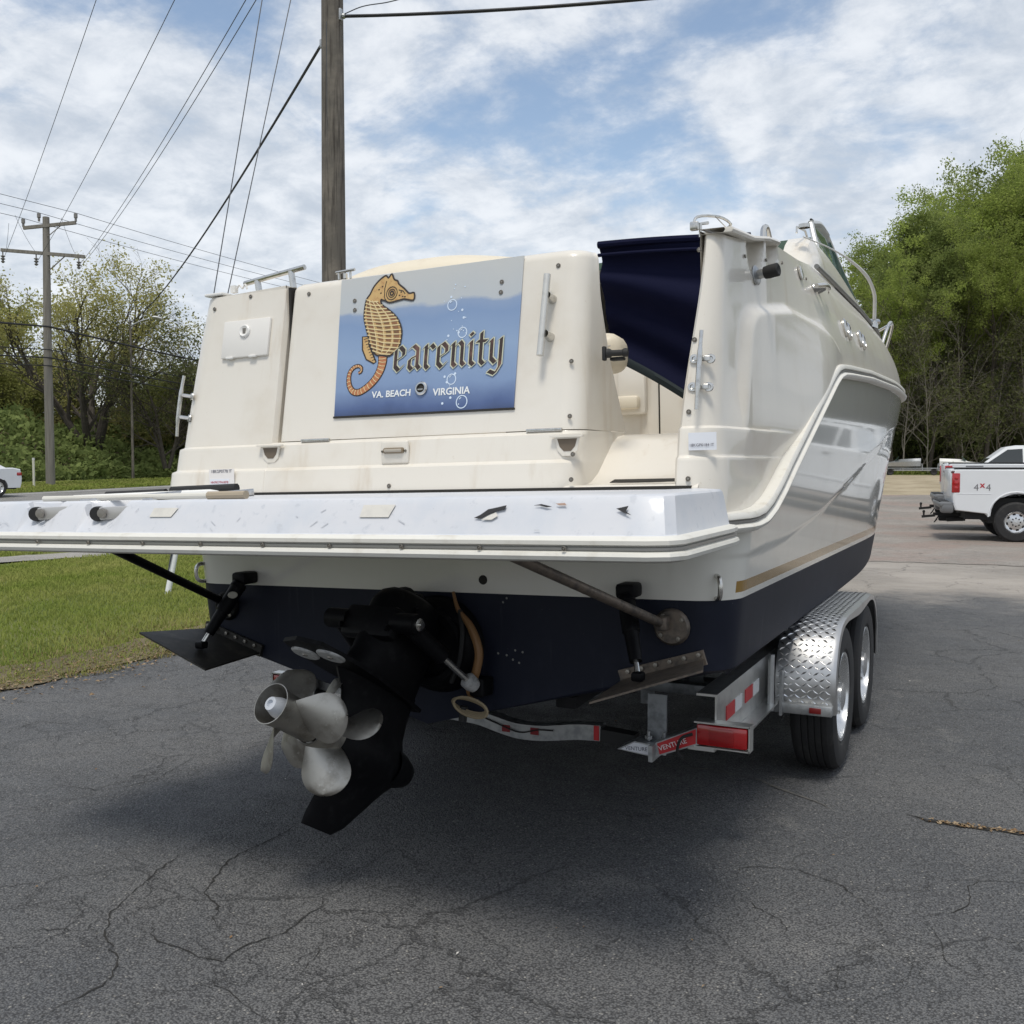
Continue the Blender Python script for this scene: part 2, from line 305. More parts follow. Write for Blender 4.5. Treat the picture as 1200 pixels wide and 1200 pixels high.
pe = jit([(-10.95, -60), (-11.1, 6.4), (-10.6, 8.2), (-10.2, 12), (-10.2, 60)], .05, 10, 11)
strip('footpath', pe, [(x - .95, y + .1) for x, y in pe], g_path, .006, 90, 4)
strip('lawn_soil', [(x + .03 + .06 * sin(y * 2.3) + .07 * sin(y * 7.1), y) for x, y in E1], [(x - .6, y) for x, y in E1], g_soil, .010, 120, 4)
for y0 in np.arange(-60, 150, 12.):                                  # dashed lane line, centre of the road
    pass
YEL = pm('yellow_paint', (.55, .36, .05), .7); WHP = pm('road_white', (.62, .62, .6), .7)
strip('centre_line', [(-22.9, -90), (-22.9, 200)], [(-23.03, -90), (-23.03, 200)], YEL, .009, 120, 1)
strip('edge_line', [(-31.2, -90), (-31.2, 200)], [(-31.33, -90), (-31.33, 200)], WHP, .009, 120, 1)
# long cracks in the asphalt
CRM = pm('crack_dark', (.04, .039, .037), .95, spec=.1); CPM = pm('crack_pale', (.16, .15, .13), .95, var=(8, (.09, .088, .085), .35, .6))
def crack(P, wd, mat, seed, z=.003):
    r = random.Random(seed); Q = []
    for i in range(len(P) - 1):
        a, b_ = P[i], P[i + 1]; n = max(2, int(math.hypot(b_[0] - a[0], b_[1] - a[1]) / .02))
        for k in range(n): f = k / n; Q.append((a[0] + (b_[0] - a[0]) * f + r.gauss(0, .0042), a[1] + (b_[1] - a[1]) * f + r.gauss(0, .0042)))
    Q.append(P[-1]); rows = []
    for i, p in enumerate(Q):
        a = Q[max(0, i - 1)]; b_ = Q[min(len(Q) - 1, i + 1)]; d = Vector((b_[0] - a[0], b_[1] - a[1], 0)).normalized(); n = Vector((-d.y, d.x, 0))
        e = min(1., i / 8 + .1, (len(Q) - 1 - i) / 8 + .1); ww = wd * e * r.uniform(.35, 1.25); p = Vector((*p, z)); rows.append([p - n * ww / 2, p + n * ww / 2])
    return B().grid(rows).out('pavement_crack', mat, None, False, kind='structure')
for i, P in enumerate(CRACKS): crack(P, .0036 if i not in (6, 7, 11) else .006, CRM, i)
crack(CRACK_PALE, .016, CPM, 77); crack(CRACK_WIDE, .04, CRM, 78, .0035)
# dead leaves and grit: along the wide crack, along the lawn edge, here and there on the lot
LEAFB = pm('dead_leaf', (.20, .115, .05), .8, var=(30, (.32, .24, .15), .4, .6)); b = B(); r = random.Random(5)
def flake(x, y, s, z=.004):
    a = r.uniform(0, 6.28); ux, uy = cos(a) * s, sin(a) * s; k = r.uniform(.3, .6)
    b.add([(x - ux, y - uy, z), (x - uy * k, y + ux * k, z + s * r.uniform(.1, .7)), (x + ux, y + uy, z + s * r.uniform(0, .5)), (x + uy * k, y - ux * k, z + s * r.uniform(.1, .6))], [(0, 1, 2), (0, 2, 3)])
for i in range(150):
    k = r.randrange(1, len(CRACK_WIDE) - 1); f = r.random(); a, c = CRACK_WIDE[k], CRACK_WIDE[min(k + 1, len(CRACK_WIDE) - 1)]
    flake(a[0] + (c[0] - a[0]) * f + r.gauss(0, .02), a[1] + (c[1] - a[1]) * f + r.gauss(0, .012), r.uniform(.004, .014))
for i in range(3200):
    y = r.uniform(-3, 6); flake(interp(y, [(p[1], p[0]) for p in lotL]) + r.gauss(.0, .26), y, r.uniform(.006, .022), .014)
for i in range(90): flake(r.uniform(-3, 4), r.uniform(-1.5, 7), r.uniform(.004, .010))
b.out('leaf_litter', LEAFB, None, False, kind='stuff')
PALE = pm('pale_chips', (.55, .53, .5), .7); b = B()
for i in range(70): flake(r.uniform(-3.4, 3.5), r.uniform(-1.5, 6), r.uniform(.003, .008))
b.out('pale_grit', PALE, None, False, kind='stuff')
# grass blades
def grass(name, n, fx, h0, h1, cols, seed, wid=.0035):
    g = np.random.default_rng(seed); pts = fx(g, n); n = len(pts); h = g.uniform(h0, h1, n) * (.5 + g.random(n)); a = g.uniform(0, 6.283, n); ln = g.uniform(.2, 1.1, n) * h
    dist = np.hypot(pts[:, 0] - 2, pts[:, 1] + 3.2); wv = wid * np.clip(dist / 6., 1, 8)
    ca, sa = np.cos(a), np.sin(a); V = np.zeros((n, 5, 3)); z0 = np.array([gz(x, y) for x, y in pts]) - .012
    for k, (f, hh, wk) in enumerate(((0, 0, -1), (0, 0, 1), (.35, .62, .7), (.35, .62, -.7), (1., 1., 0))):
        V[:, k, 0] = pts[:, 0] + ca * ln * f - sa * wv * wk; V[:, k, 1] = pts[:, 1] + sa * ln * f + ca * wv * wk; V[:, k, 2] = z0 + h * hh * (1 - .25 * f)
    base = np.arange(n)[:, None] * 5; F = np.concatenate([base + np.array([[0, 1, 2]]), base + np.array([[0, 2, 3]]), base + np.array([[3, 2, 4]])], 0)
    return fast_mesh(name, V.reshape(-1, 3), F, cols, None, 'stuff')
def fast_mesh(name, V, F, mat, par=None, kind=None):
    me = D.meshes.new(name); V = np.ascontiguousarray(V, dtype=np.float32); F = np.ascontiguousarray(F, dtype=np.int32); nf, k = F.shape
    me.vertices.add(len(V)); me.vertices.foreach_set('co', V.ravel()); me.loops.add(nf * k); me.loops.foreach_set('vertex_index', F.ravel())
    me.polygons.add(nf); me.polygons.foreach_set('loop_start', np.arange(0, nf * k, k, dtype=np.int32)); me.polygons.foreach_set('loop_total', np.full(nf, k, dtype=np.int32)); me.update(); me.validate()
    me.materials.append(mat); o = D.objects.new(name, me); COL.objects.link(o)
    if par: o.parent = par
    if kind: o['kind'] = kind
    return o
def leaf_mat(name, ca, cb, scale=.6, tr=.35, cc=None):
    m = D.materials.new(name); m.use_nodes = True; t = m.node_tree; t.nodes.remove(t.nodes['Principled BSDF']); o = t.nodes['Material Output']; L = t.links.new
    ge = t.nodes.new('ShaderNodeTexCoord'); n = t.nodes.new('ShaderNodeTexNoise'); n.inputs['Scale'].default_value = scale; n.inputs['Detail'].default_value = 6; n.inputs['Roughness'].default_value = .75; L(ge.outputs['Object'], n.inputs[0])
    r = t.nodes.new('ShaderNodeValToRGB'); r.color_ramp.elements[0].position = .36; r.color_ramp.elements[1].position = .64; r.color_ramp.elements[0].color = (*ca, 1); r.color_ramp.elements[1].color = (*cb, 1)
    if cc: e = r.color_ramp.elements.new(.72); e.color = (*cc, 1)
    L(n.outputs[0], r.inputs[0]); oi = t.nodes.new('ShaderNodeObjectInfo'); hs = t.nodes.new('ShaderNodeHueSaturation'); L(r.outputs[0], hs.inputs['Color'])
    q = t.nodes.new('ShaderNodeMapRange'); L(oi.outputs['Random'], q.inputs[0]); q.inputs[3].default_value = .75; q.inputs[4].default_value = 1.25; L(q.outputs[0], hs.inputs['Value'])
    d = t.nodes.new('ShaderNodeBsdfDiffuse'); tl = t.nodes.new('ShaderNodeBsdfTranslucent'); mx_ = t.nodes.new('ShaderNodeMixShader'); mx_.inputs[0].default_value = tr
    L(hs.outputs[0], d.inputs[0]); L(hs.outputs[0], tl.inputs[0]); L(d.outputs[0], mx_.inputs[1]); L(tl.outputs[0], mx_.inputs[2]); L(mx_.outputs[0], o.inputs[0]); return m
GRM = leaf_mat('grass_blades', (.19, .245, .052), (.30, .31, .10), .9, .45, (.43, .37, .19))
GRD = leaf_mat('grass_dry', (.22, .20, .08), (.36, .30, .16), 2.0, .25)
edge_t = [(p[1], p[0]) for p in lotL]
def f_near(g, n):
    y = -3 + 13 * g.random(n); x0 = np.interp(y, [e[0] for e in edge_t], [e[1] for e in edge_t]); x = x0 + .12 - 7.0 * g.random(n) ** 1.25
    den = np.clip((x0 + .12 - x) / .28, .22, 1); k = g.random(n) < den; return np.stack([x, y], 1)[k]
def f_far(g, n):
    y = -2 + 24 * g.random(n); x = -3.9 - 6.6 * g.random(n); k = (y > 6) | (x < -8); return np.stack([x, y], 1)[k]
def f_verge(g, n): return np.stack([-14.2 + 2.2 * g.random(n), 2 + 22 * g.random(n)], 1)
grass('lawn_grass', 150000, f_near, .03, .06, GRM, 1, .0028); grass('lawn_grass', 60000, f_far, .035, .065, GRM, 2, .003)
def f_dry(g, n):
    y = -3 + 13 * g.random(n); x0 = np.interp(y, [e[0] for e in edge_t], [e[1] for e in edge_t]); return np.stack([x0 + .10 + .06 * np.sin(y * 9) - np.abs(g.normal(0, .55, n)), y], 1)
grass('dry_grass', 40000, f_dry, .02, .05, GRD, 3, .0026); grass('verge_grass', 26000, f_verge, .05, .09, GRM, 4, .004)
def f_bank(g, n): return np.stack([-32.2 - 6 * g.random(n), 10 + 34 * g.random(n)], 1)
grass('roadside_grass', 30000, f_bank, .06, .13, GRM, 6, .005)
# ================================================================ the boat (local frame: X starboard, Y forward, Z up, transom at Y = 0)
boat = empty('motorboat'); boat.rotation_euler = (0, R(-1.42), 0)
tag(boat, 'white cabin cruiser with navy bottom and seahorse name panel, parked on the trailer', 'boat')
ZR = [(-.4, 1.205), (.12, 1.205), (.24, 1.214), (.36, 1.245), (.5, 1.305), (.66, 1.39), (1.22, 1.665), (1.44, 1.772), (1.54, 1.808), (1.66, 1.828), (1.9, 1.845), (2.7, 1.888), (4, 1.928), (5.4, 1.935), (7.9, 1.98)]
ZT = [(-.4, 2.15), (.05, 2.15), (.3, 2.18), (.6, 2.235), (1.2, 2.275), (1.8, 2.365), (2.5, 2.40), (4, 2.43), (5.2, 2.43), (6.5, 2.36), (7.95, 2.2)]
XT = [(-.4, 1.185), (.05, 1.185), (.5, 1.195), (1.2, 1.19), (1.8, 1.14), (2.5, 1.12), (4, 1.105), (5.2, 1.09), (6.2, 1.03), (7, .78), (7.6, .42), (7.9, .05)]
ZK = [(-.4, 1.085), (.1, 1.085), (.8, 1.10), (1.5, 1.16), (2.5, 1.31), (3.4, 1.46), (4.3, 1.62), (6, 1.8), (8, 1.9)]
def hullX(z, Y):
    t = max(0., (z - .70) / 1.15); hb = 1.155 + .135 * min(t, 1.1)
    L_ = 6.9 + 1.0 * min(1, t); s0 = .45 + .06 * min(1, t); u = max(0., Y / L_); tp = 1. if u < s0 else max(0., 1 - ((u - s0) / (1 - s0)) ** 2.9) if u < 1 else 0.
    aft = 1.
    return hb * aft * tp + .007 * ss(z - interp(Y, ZK), -.012, .012) * tp
def zchine(Y): return .70 + .5 * max(0., (Y - 3.0) / 4.) ** 2
YS = list(np.arange(.16, 2.2, .05)) + list(np.arange(2.2, 5, .16)) + list(np.arange(5, 7.9, .2)) + [7.9]
def hull_contour(v):
    rc = .15; P = []
    for X in np.linspace(0, 1, 10)[:-1]: P.append(('t', X))
    for a in np.linspace(0, 1, 9): P.append(('a', a))
    for Y in YS[1:]: P.append(('s', Y))
    o = []
    for k, q in P:
        Y = q if k == 's' else (rc if k == 'a' else 0); z = (zchine(Y) + (interp(Y, ZR) - zchine(Y)) * v) if k == 's' else .70 + (1.205 - .70) * v
        hb = hullX(z, Y)
        if k == 't': o.append((q * (hb - rc), 0, z))
        elif k == 'a': o.append((hb - rc + rc * sin(q * pi / 2), rc - rc * cos(q * pi / 2), z))
        else: o.append((hb, Y, z))
    return o
HULL = D.materials.new('hull_paint'); HULL.use_nodes = True
def hull_nodes():
    t = HULL.node_tree; b = t.nodes['Principled BSDF']; L = t.links.new; tcn = t.nodes.new('ShaderNodeTexCoord'); s = t.nodes.new('ShaderNodeSeparateXYZ'); L(tcn.outputs['Object'], s.inputs[0])
    def ma(op, a, c):
        n = t.nodes.new('ShaderNodeMath'); n.operation = op
        for i, x in ((0, a), (1, c)):
            if isinstance(x, (int, float)): n.inputs[i].default_value = x
            else: L(x, n.inputs[i])
        return n.outputs[0]
    def nz(sc, d=6, scale=None):
        n = t.nodes.new('ShaderNodeTexNoise'); n.inputs['Scale'].default_value = sc; n.inputs['Detail'].default_value = d; n.inputs['Roughness'].default_value = .65; src = tcn.outputs['Object']
        if scale: mp = t.nodes.new('ShaderNodeMapping'); mp.inputs['Scale'].default_value = scale; L(src, mp.inputs[0]); src = mp.outputs[0]
        L(src, n.inputs[0]); return n.outputs[0]
    def rg(x, a, c, lo=0., hi=1.):
        r = t.nodes.new('ShaderNodeMapRange'); r.interpolation_type = 'SMOOTHSTEP'; L(x, r.inputs[0]); r.inputs[1].default_value = a; r.inputs[2].default_value = c; r.inputs[3].default_value = lo; r.inputs[4].default_value = hi; return r.outputs[0]
    def mx_(f, a, c):
        m = t.nodes.new('ShaderNodeMix'); m.data_type = 'RGBA'; L(f, m.inputs[0])
        for i, x in ((6, a), (7, c)):
            if isinstance(x, tuple): m.inputs[i].default_value = (*x, 1)
            else: L(x, m.inputs[i])
        return m.outputs[2]
    z = ma('ADD', s.outputs[2], ma('MULTIPLY', s.outputs[1], .008))
    below = ma('LESS_THAN', z, .94)
    navy = mx_(rg(nz(5), .45, .75), (.0065, .009, .020), (.012, .015, .028))
    navy = mx_(rg(nz(1., 6, (26, 26, 1.6)), .58, .80, 0, .55), navy, (.065, .07, .082))      # chalky vertical wear
    navy = mx_(rg(nz(70, 4), .70, .74, 0, .7), navy, (.16, .17, .17))
    cream = mx_(rg(nz(3), .45, .8), (.72, .705, .645), (.68, .66, .595))
    cream = mx_(rg(nz(1., 5, (14, 14, .8)), .60, .85, 0, .5), cream, (.62, .57, .47))
    side = ma('GREATER_THAN', s.outputs[1], .085)
    gold = ma('MULTIPLY', ma('MULTIPLY', ma('GREATER_THAN', z, .962), ma('LESS_THAN', z, 1.001)), side)
    c = mx_(gold, cream, (.31, .185, .045)); c = mx_(below, c, navy); L(c, b.inputs['Base Color'])
    L(rg(below, 0, 1, .10, .55), b.inputs['Roughness']); L(rg(below, 0, 1, .55, .0), b.inputs['Coat Weight']); b.inputs['Coat Roughness'].default_value = .03; b.inputs['Coat IOR'].default_value = 1.42; b.inputs['Specular IOR Level'].default_value = .25
    bp = t.nodes.new('ShaderNodeBump'); bp.inputs['Strength'].default_value = .0; bp.inputs['Distance'].default_value = .02; L(nz(2.2, 2), bp.inputs['Height']); L(bp.outputs[0], b.inputs['Normal'])
hull_nodes()
rows = [hull_contour(v) for v in np.linspace(0, 1, 120)]
def mir(rows): return [[(-x, y, z) for x, y, z in r] for r in rows]
b = B().grid(rows).grid(mir(rows))
# bottom: V from chine to keel with a chine flat and a strake
ch = rows[0]
def zkeel(Y): return .43 + .62 * max(0., (Y - 2.6) / 4.3) ** 2.2
bot = []
for f in (1., .955, .95, .62, .60, .57, .3, .0):
    r_ = []
    for (x, y, z) in ch:
        zk = zkeel(y); zf = zk + (z - (.035 if y >= .16 else 0) - zk) * f; zf = z if f == 1. else zf if y < .16 else zf + (.012 if f in (.95,) else 0) - (.02 if f == .60 else 0)
        r_.append((x * f, y, zf))
    bot.append(r_)
b.grid(bot).grid(mir(bot))
# transom below the chine
tr = [(x, 0.0, z) for (x, y, z) in ch if y < .001]; tr = []
for rr in bot: tr.append([(p[0], p[1], p[2]) for p in rr[:18]])
low_ = [[ch[j] for j in range(18)], [(ch[j][0], ch[j][1], min(ch[j][2] - .035, zkeel(0) + (ch[j][2] - .035 - zkeel(0)) * ch[j][0] / 1.07)) for j in range(18)]]
hull = b.out('hull', HULL, boat, True, 25)

# ---- deck moulding
def wallY(z): return -.115 + (z - 1.52) * .19
def ledge(z): return .015 * (1 - ss(z, 1.510, 1.520)) + .015 * (1 - ss(z, 1.414, 1.424))
def deckX(z, Y, port=0):
    zr, zt = interp(Y, ZR), interp(Y, ZT); t = min(1, max(0, (z - zr) / (zt - zr))); xr = (hullX(zr, Y) - .006) * (1 - .045 * (1 - ss(Y, -.2, 1.5))); xt = min(interp(Y, XT) - .085 * port * (1 - ss(Y, .2, 1.2)), xr)
    x = xr - (xr - xt) * t ** 1.9
    x += ledge(z) * .8 * (1 - ss(Y, .35, .80))
    # raised panel on the quarter
    yl = .10 + (z - 1.52) * .27; zt2 = interp(Y, [(-.4, 1.93), (.25, 1.955), (.8, 2.03), (1.4, 2.02), (1.9, 1.93), (2.3, 1.85)])
    qa, qb = (Y - yl) / .085, (zt2 - z) / .045; hk = max(0., 1.6 - abs(qa - qb)) / 1.6; q = min(qa, qb) - hk * hk * 1.6 * .25; x += .030 * ss(q) * ss(z, 1.34, 1.56) * (1 - ss(Y, 1.2, 1.9))
    # two scooped air intakes under the coaming plate
    for yc in (.40, .63):
        u = abs(Y - yc) / .098; v_ = (z - (zt - .13)) / .13
        if u < 1 and v_ > 0: x -= .075 * (1 - u * u) ** .5 * ss(v_ - .7 * u ** 2.5, 0, .40)
    return x
def deck_rows(sgn, xa0, dret, nz_=120):
    rows = []
    vv = np.linspace(0, 1, nz_); rc = .135
    zaft = sorted(list(np.linspace(1.205, 2.15, nz_ - 8)) + [1.408, 1.416, 1.422, 1.428, 1.504, 1.512, 1.518, 1.526])
    for i in range(nz_):
        r = []; z0 = zaft[i]; pt = 1 if sgn < 0 else 0; hb = deckX(z0, .0, pt); x0 = xa0 if sgn < 0 else xa0 - .015 + .06 * ss(z0, 1.45, 2.15); rc = min(.135, hb - x0 - .014); y0 = wallY(z0) - ledge(z0)
        for d in (dret, .06, .02): r.append((x0 - .012 * (d < .05) * 0, y0 + d, z0))
        for d in np.linspace(0, 1, 4)[:-1]: r.append((x0 + .012 + max(0, hb - rc - x0 - .012) * d, y0, z0))
        for a in np.linspace(0, 1, 10):
            xa = hb - rc; r.append((max(xa, x0 + .012 if a == 0 else xa) + rc * sin(a * pi / 2), y0 + rc - rc * cos(a * pi / 2), z0))
        for Y in np.concatenate([np.arange(.15, .6, .009), np.arange(.6, 2.2, .022), np.arange(2.2, 7.9, .22), [7.9]]):
            zr, zt = interp(Y, ZR), interp(Y, ZT)
            zmap = zr + (zt - zr) * (z0 - 1.205) / (2.15 - 1.205); zlo = z0 if z0 < 1.6 else 1.6 + (z0 - 1.6) * (zt - 1.6) / .55; k_ = ss(Y, .95, 1.5); zz_ = zmap * k_ + zlo * (1 - k_)
            zz_ = min(max(zz_, zr), zt); r.append((deckX(zz_, Y, pt) if Y < 7.85 else .0, Y, zz_))
        rows.append([(sgn * x, y, z) for x, y, z in r])
    return rows
st = deck_rows(1, 1.055, .5); po = deck_rows(-1, .605, .30)
b = B().grid(st).grid(po)
# flat top of the side decks (strip from the top edge inwards) and the cockpit lining below it
for rws, sg, xin in ((st, 1, 1.09), (po, -1, .93)):
    top = [p for p in rws[-1][3:]]; A_, I_, W_ = [], [], []
    for x, y, z in top:
        if y > 2.9: break
        xi = xin
        if sg < 0 and y < .25: xi = .62
        A_.append((x, y, z)); I_.append((sg * min(xi, abs(x) - .002), y, z + .012)); W_.append((sg * min(xi, abs(x) - .002), y, 1.30))
    b.grid([A_, I_, W_])
deck = b.out('deck_moulding', GEL, boat, True, 28)
# foredeck, cabin trunk and centre
b = B(); rws = []
for Y in np.arange(2.85, 7.95, .2):
    xt, zt = interp(Y, XT), interp(Y, ZT); hmp = .17 * (1 - ss(Y, 5.2, 7.4)); r = []
    for f in np.linspace(-1, 1, 25): r.append((xt * f, Y, zt + .02 + .10 * (1 - f * f) * (1 - ss(Y, 6.5, 8)) + hmp * (1 - ss(abs(f), .62, .9))))
    rws.append(r)
b.grid(rws); b.out('foredeck', GEL, boat, True, 30)
# lower stern moulding between the quarters: two ledges, returning into the boarding recess
zs = [1.24, 1.33, 1.405, 1.412, 1.418, 1.424, 1.46, 1.504, 1.511, 1.517, 1.523]
rws = []
for z in zs:
    y0 = wallY(z) - ledge(z); r = [(-.622, y0 + .0015, z), (-.604, y0 + .0015, z)]; rc = .085
    for X in np.linspace(-.60, .70 - rc, 14): r.append((X, y0, z))
    for a in np.linspace(0, 1, 9)[1:]: r.append((.70 - rc + rc * sin(a * pi / 2), y0 + rc - rc * cos(a * pi / 2), z))
    r.append((.715, .28, z)); rws.append(r)
rws.append([(x, max(y, .30), 1.524) for x, y, z in rws[-1]])
b = B().grid(rws)
# boarding recess: lip, small floor, curved riser, sill
prof = [(-.19, 1.24), (-.178, 1.322), (-.165, 1.334), (-.08, 1.336), (-.03, 1.345), (.03, 1.375), (.10, 1.43), (.17, 1.486), (.22, 1.508), (.27, 1.515), (.45, 1.515)]
def rowx(X): return [(X, y + .03 * (1 - ss(abs(X - .88), .0, .2)) * (0 if i < 4 else 1), z) for i, (y, z) in enumerate(prof)]
b.grid([rowx(X) for X in np.linspace(.60, 1.12, 14)])
b.out('stern_moulding', GEL, boat, True, 30)
B().box((.905, -.022, 1.343), (.26, .05, .010), Matrix.Rotation(.2, 3, 'X'), .004).out('crevice_shade', SHADOWGAP, boat)  # dark strip standing in for the shade in the recess crevice
B().box((0, 1.5, 1.275), (1.9, 2.6, .03)).out('cockpit_floor', GEL, boat)
B().box((.02, -.172, 1.322), (2.16, .03, .014)).out('joint_gap', SHADOWGAP, boat)

# ---- rub rail along the hull / deck joint
def rail_pts(off, dz=0.):
    P = [(hullX(1.205, -.1) - .04 + off * .3, -.14, 1.205 + dz)]
    for Y in list(np.arange(.02, 2.1, .035)) + list(np.arange(2.1, 7.8, .15)):
        P.append((hullX(interp(Y, ZR), Y) + off, Y, interp(Y, ZR)))
    return P
def rail_strip(o_in, up):
    """rail with a rectangular section that stays perpendicular to the path"""
    P = [Vector(p) for p in rail_pts(0)]; rr = []
    for i, p in enumerate(P):
        t = (P[min(i + 1, len(P) - 1)] - P[max(i - 1, 0)]).normalized(); n = Vector((1, .0, 0)); s_ = t.cross(n).normalized()
        if s_.z < 0: s_ = -s_
        rr.append([p + n * a + s_ * c for a, c in up])
    return rr
sec = [(-.075, .036), (.016, .032), (.024, .022), (.024, .012), (.014, .009), (.014, -.004), (.027, -.008), (.034, -.016), (.030, -.026), (.016, -.034), (-.03, -.036)]
rr = rail_strip(0, sec); b = B().grid(rr).grid(mir(rr)); rail = b.out('rub_rail', pm('rail_vinyl', (.72, .70, .64), .35, var=(20, (.60, .56, .48), .5, .8)), boat, True, 40)
rr = rail_strip(0, [(.0145, .0085), (.0185, .006), (.0185, -.001), (.0145, -.0035)]); B().grid(rr).grid(mir(rr)).out('rail_insert', pm('rail_insert_grey', (.16, .155, .145), .4), rail, True)

# ---- transom hatch (trunk door)
def hatch_contour(z, ins=0.):
    ye = interp(z, [(1.5, .34), (1.8, .17), (2.0, .10), (2.2, .09)]); y0 = wallY(z) + ins; xr = .69 + .012 * (2.16 - z) - ins; r = [(-.583 + ins, .30, z), (-.583 + ins, y0 + .03, z)]
    for a in np.linspace(0, 1, 5): r.append((-.583 + ins + .02 - .02 * cos(a * pi / 2), y0 + .02 - .02 * sin(a * pi / 2), z))
    rc = .075
    for X in np.linspace(-.55, xr - rc, 10): r.append((X, y0, z))
    for a in np.linspace(0, 1, 8)[1:]: r.append((xr - rc + rc * sin(a * pi / 2), y0 + rc - rc * cos(a * pi / 2), z))
    for f in (.35, .7, 1.): r.append((xr + .008 * f, y0 + rc + (max(ye, y0 + rc + .01) - y0 - rc) * f, z))
    return r
rws = [hatch_contour(z) for z in np.linspace(1.5265, 2.13, 16)] + [hatch_contour(2.13 + .035 * sin(a), .035 * (1 - cos(a))) for a in np.linspace(.25, pi / 2, 6)]
def slope(r):           # the hatch drops away towards its inboard starboard corner
    return [(x, y, z - .22 * ss(y, -.02, .33) * ss(x, .60, .70) * ss(z, 1.7, 2.15)) for x, y, z in r]
last = rws[-1]; rws.append([(x * .98, .30, z + .004) if x < .45 else (.44 + (x - .44) * .7, max(.10, .30 - (x - .45) * .9), z - .004) for x, y, z in last])
hatch = B().grid(rws).out('transom_hatch', GEL, boat, True, 30)
def wp(x, z, off=0.): n = Vector((0, -1, .19)).normalized(); return Vector((x, wallY(z), z)) + n * off
WM = lambda x, z, off: Matrix.Translation(wp(x, z, off)) @ Matrix.Rotation(pi / 2 - math.atan(.19), 4, 'X')
# groove between port panel and hatch
B().box((-.594, .02, 1.84), (.012, .05, .62)).out('groove', SHADOWGAP, boat)

# ---- name panel with its painting
PAN = D.materials.new('name_panel_paint'); PAN.use_nodes = True
def pan_nodes():
    t = PAN.node_tree; b = t.nodes['Principled BSDF']; L = t.links.new; tcn = t.nodes.new('ShaderNodeTexCoord'); s = t.nodes.new('ShaderNodeSeparateXYZ'); L(tcn.outputs['Object'], s.inputs[0])
    def nz(sc, scale=(1, 1, 1), d=4):
        mp = t.nodes.new('ShaderNodeMapping'); mp.inputs['Scale'].default_value = scale; L(tcn.outputs['Object'], mp.inputs[0]); n = t.nodes.new('ShaderNodeTexNoise'); n.inputs['Scale'].default_value = sc; n.inputs['Detail'].default_value = d; L(mp.outputs[0], n.inputs[0]); return n.outputs[0]
    n1 = t.nodes.new('ShaderNodeMath'); n1.operation = 'MULTIPLY_ADD'; L(nz(3.2, (1, 1, .5)), n1.inputs[0]); n1.inputs[1].default_value = .13; L(s.outputs[2], n1.inputs[2])
    n2 = t.nodes.new('ShaderNodeMath'); n2.operation = 'MULTIPLY_ADD'; L(nz(7, (1, 1, 1.5)), n2.inputs[0]); n2.inputs[1].default_value = .05; L(n1.outputs[0], n2.inputs[2])
    r = t.nodes.new('ShaderNodeValToRGB'); q = t.nodes.new('ShaderNodeMapRange'); L(n2.outputs[0], q.inputs[0]); q.inputs[1].default_value = 1.60 + .09; q.inputs[2].default_value = 2.16 + .09; L(q.outputs[0], r.inputs[0])
    el = r.color_ramp.elements; el[0].position = 0; el[0].color = (.03, .05, .12, 1); el[1].position = 1; el[1].color = (.50, .51, .50, 1)
    for p, c in ((.08, (.07, .11, .24)), (.22, (.19, .27, .43)), (.45, (.245, .34, .50)), (.66, (.20, .29, .46)), (.735, (.24, .32, .47)), (.765, (.45, .48, .50))): e = el.new(p); e.color = (*c, 1)
    L(r.outputs[0], b.inputs['Base Color']); b.inputs['Roughness'].default_value = .28; b.inputs['Coat Weight'].default_value = .3
pan_nodes()
def plate(name, poly, off, th, mat, par):
    n = Vector((0, -1, .19)).normalized(); return B().prism([wp(x, z, off) for x, z in poly], n * th).out(name, mat, par, False)
panel = plate('name_panel', [(-.342, 2.152), (-.322, 1.614), (.446, 1.610), (.450, 2.156)], .0005, .005, PAN, hatch)
plate('panel_edge', [(-.326, 1.6135), (-.326, 1.607), (.449, 1.603), (.449, 1.6095)], .0005, .006, SHADOWGAP, hatch)
INK = pm('ink_brown', (.035, .024, .018), .4); TAN = pm('seahorse_tan', (.56, .37, .15), .4, var=(45, (.42, .23, .09), .45, .7)); ORA = pm('seahorse_orange', (.42, .16, .065), .4, var=(50, (.58, .33, .16), .5, .75)); PALEY = pm('seahorse_pale', (.68, .55, .30), .4)
HALO = pm('letter_halo', (.52, .53, .40), .4); BUB = pm('bubble_white', (.60, .70, .82), .35); LETW = pm('letter_white', (.74, .76, .76), .4)
def ribbon(b, P, wd, off, th=.0007, closed=False):
    P = [Vector(p) for p in P]; n = len(P); rows = []
    nn = Vector((0, -1, .19)).normalized()
    for i in range(n + (1 if closed else 0)):
        i0 = i % n; a = P[(i0 - 1) % n] if closed else P[max(i0 - 1, 0)]; c = P[(i0 + 1) % n] if closed else P[min(i0 + 1, n - 1)]; t = (c - a).normalized(); s_ = Vector((-t.y, t.x)); ww = wd[i0] if isinstance(wd, (list, tuple)) else wd
        l, r_ = P[i0] + s_ * ww / 2, P[i0] - s_ * ww / 2; rows.append([wp(*l, off), wp(*l, off + th), wp(*r_, off + th), wp(*r_, off)])
    b.grid(rows, True)
def smooth2(P, closed=True, n=3):
    P3 = [Vector((x, z, 0)) for x, z in P]
    if closed: Q = bez([P3[-1]] + P3 + [P3[0], P3[1]], n)[n:-n - 0]; Q = Q[:len(P) * n]
    else: Q = bez(P3, n)
    return [(q.x, q.y) for q in Q]
OFF = .0058
plate('seahorse_fin', SEA_FIN, OFF, .0006, TAN, panel); b = B(); ribbon(b, SEA_FIN, .0055, OFF + .0006, closed=True)
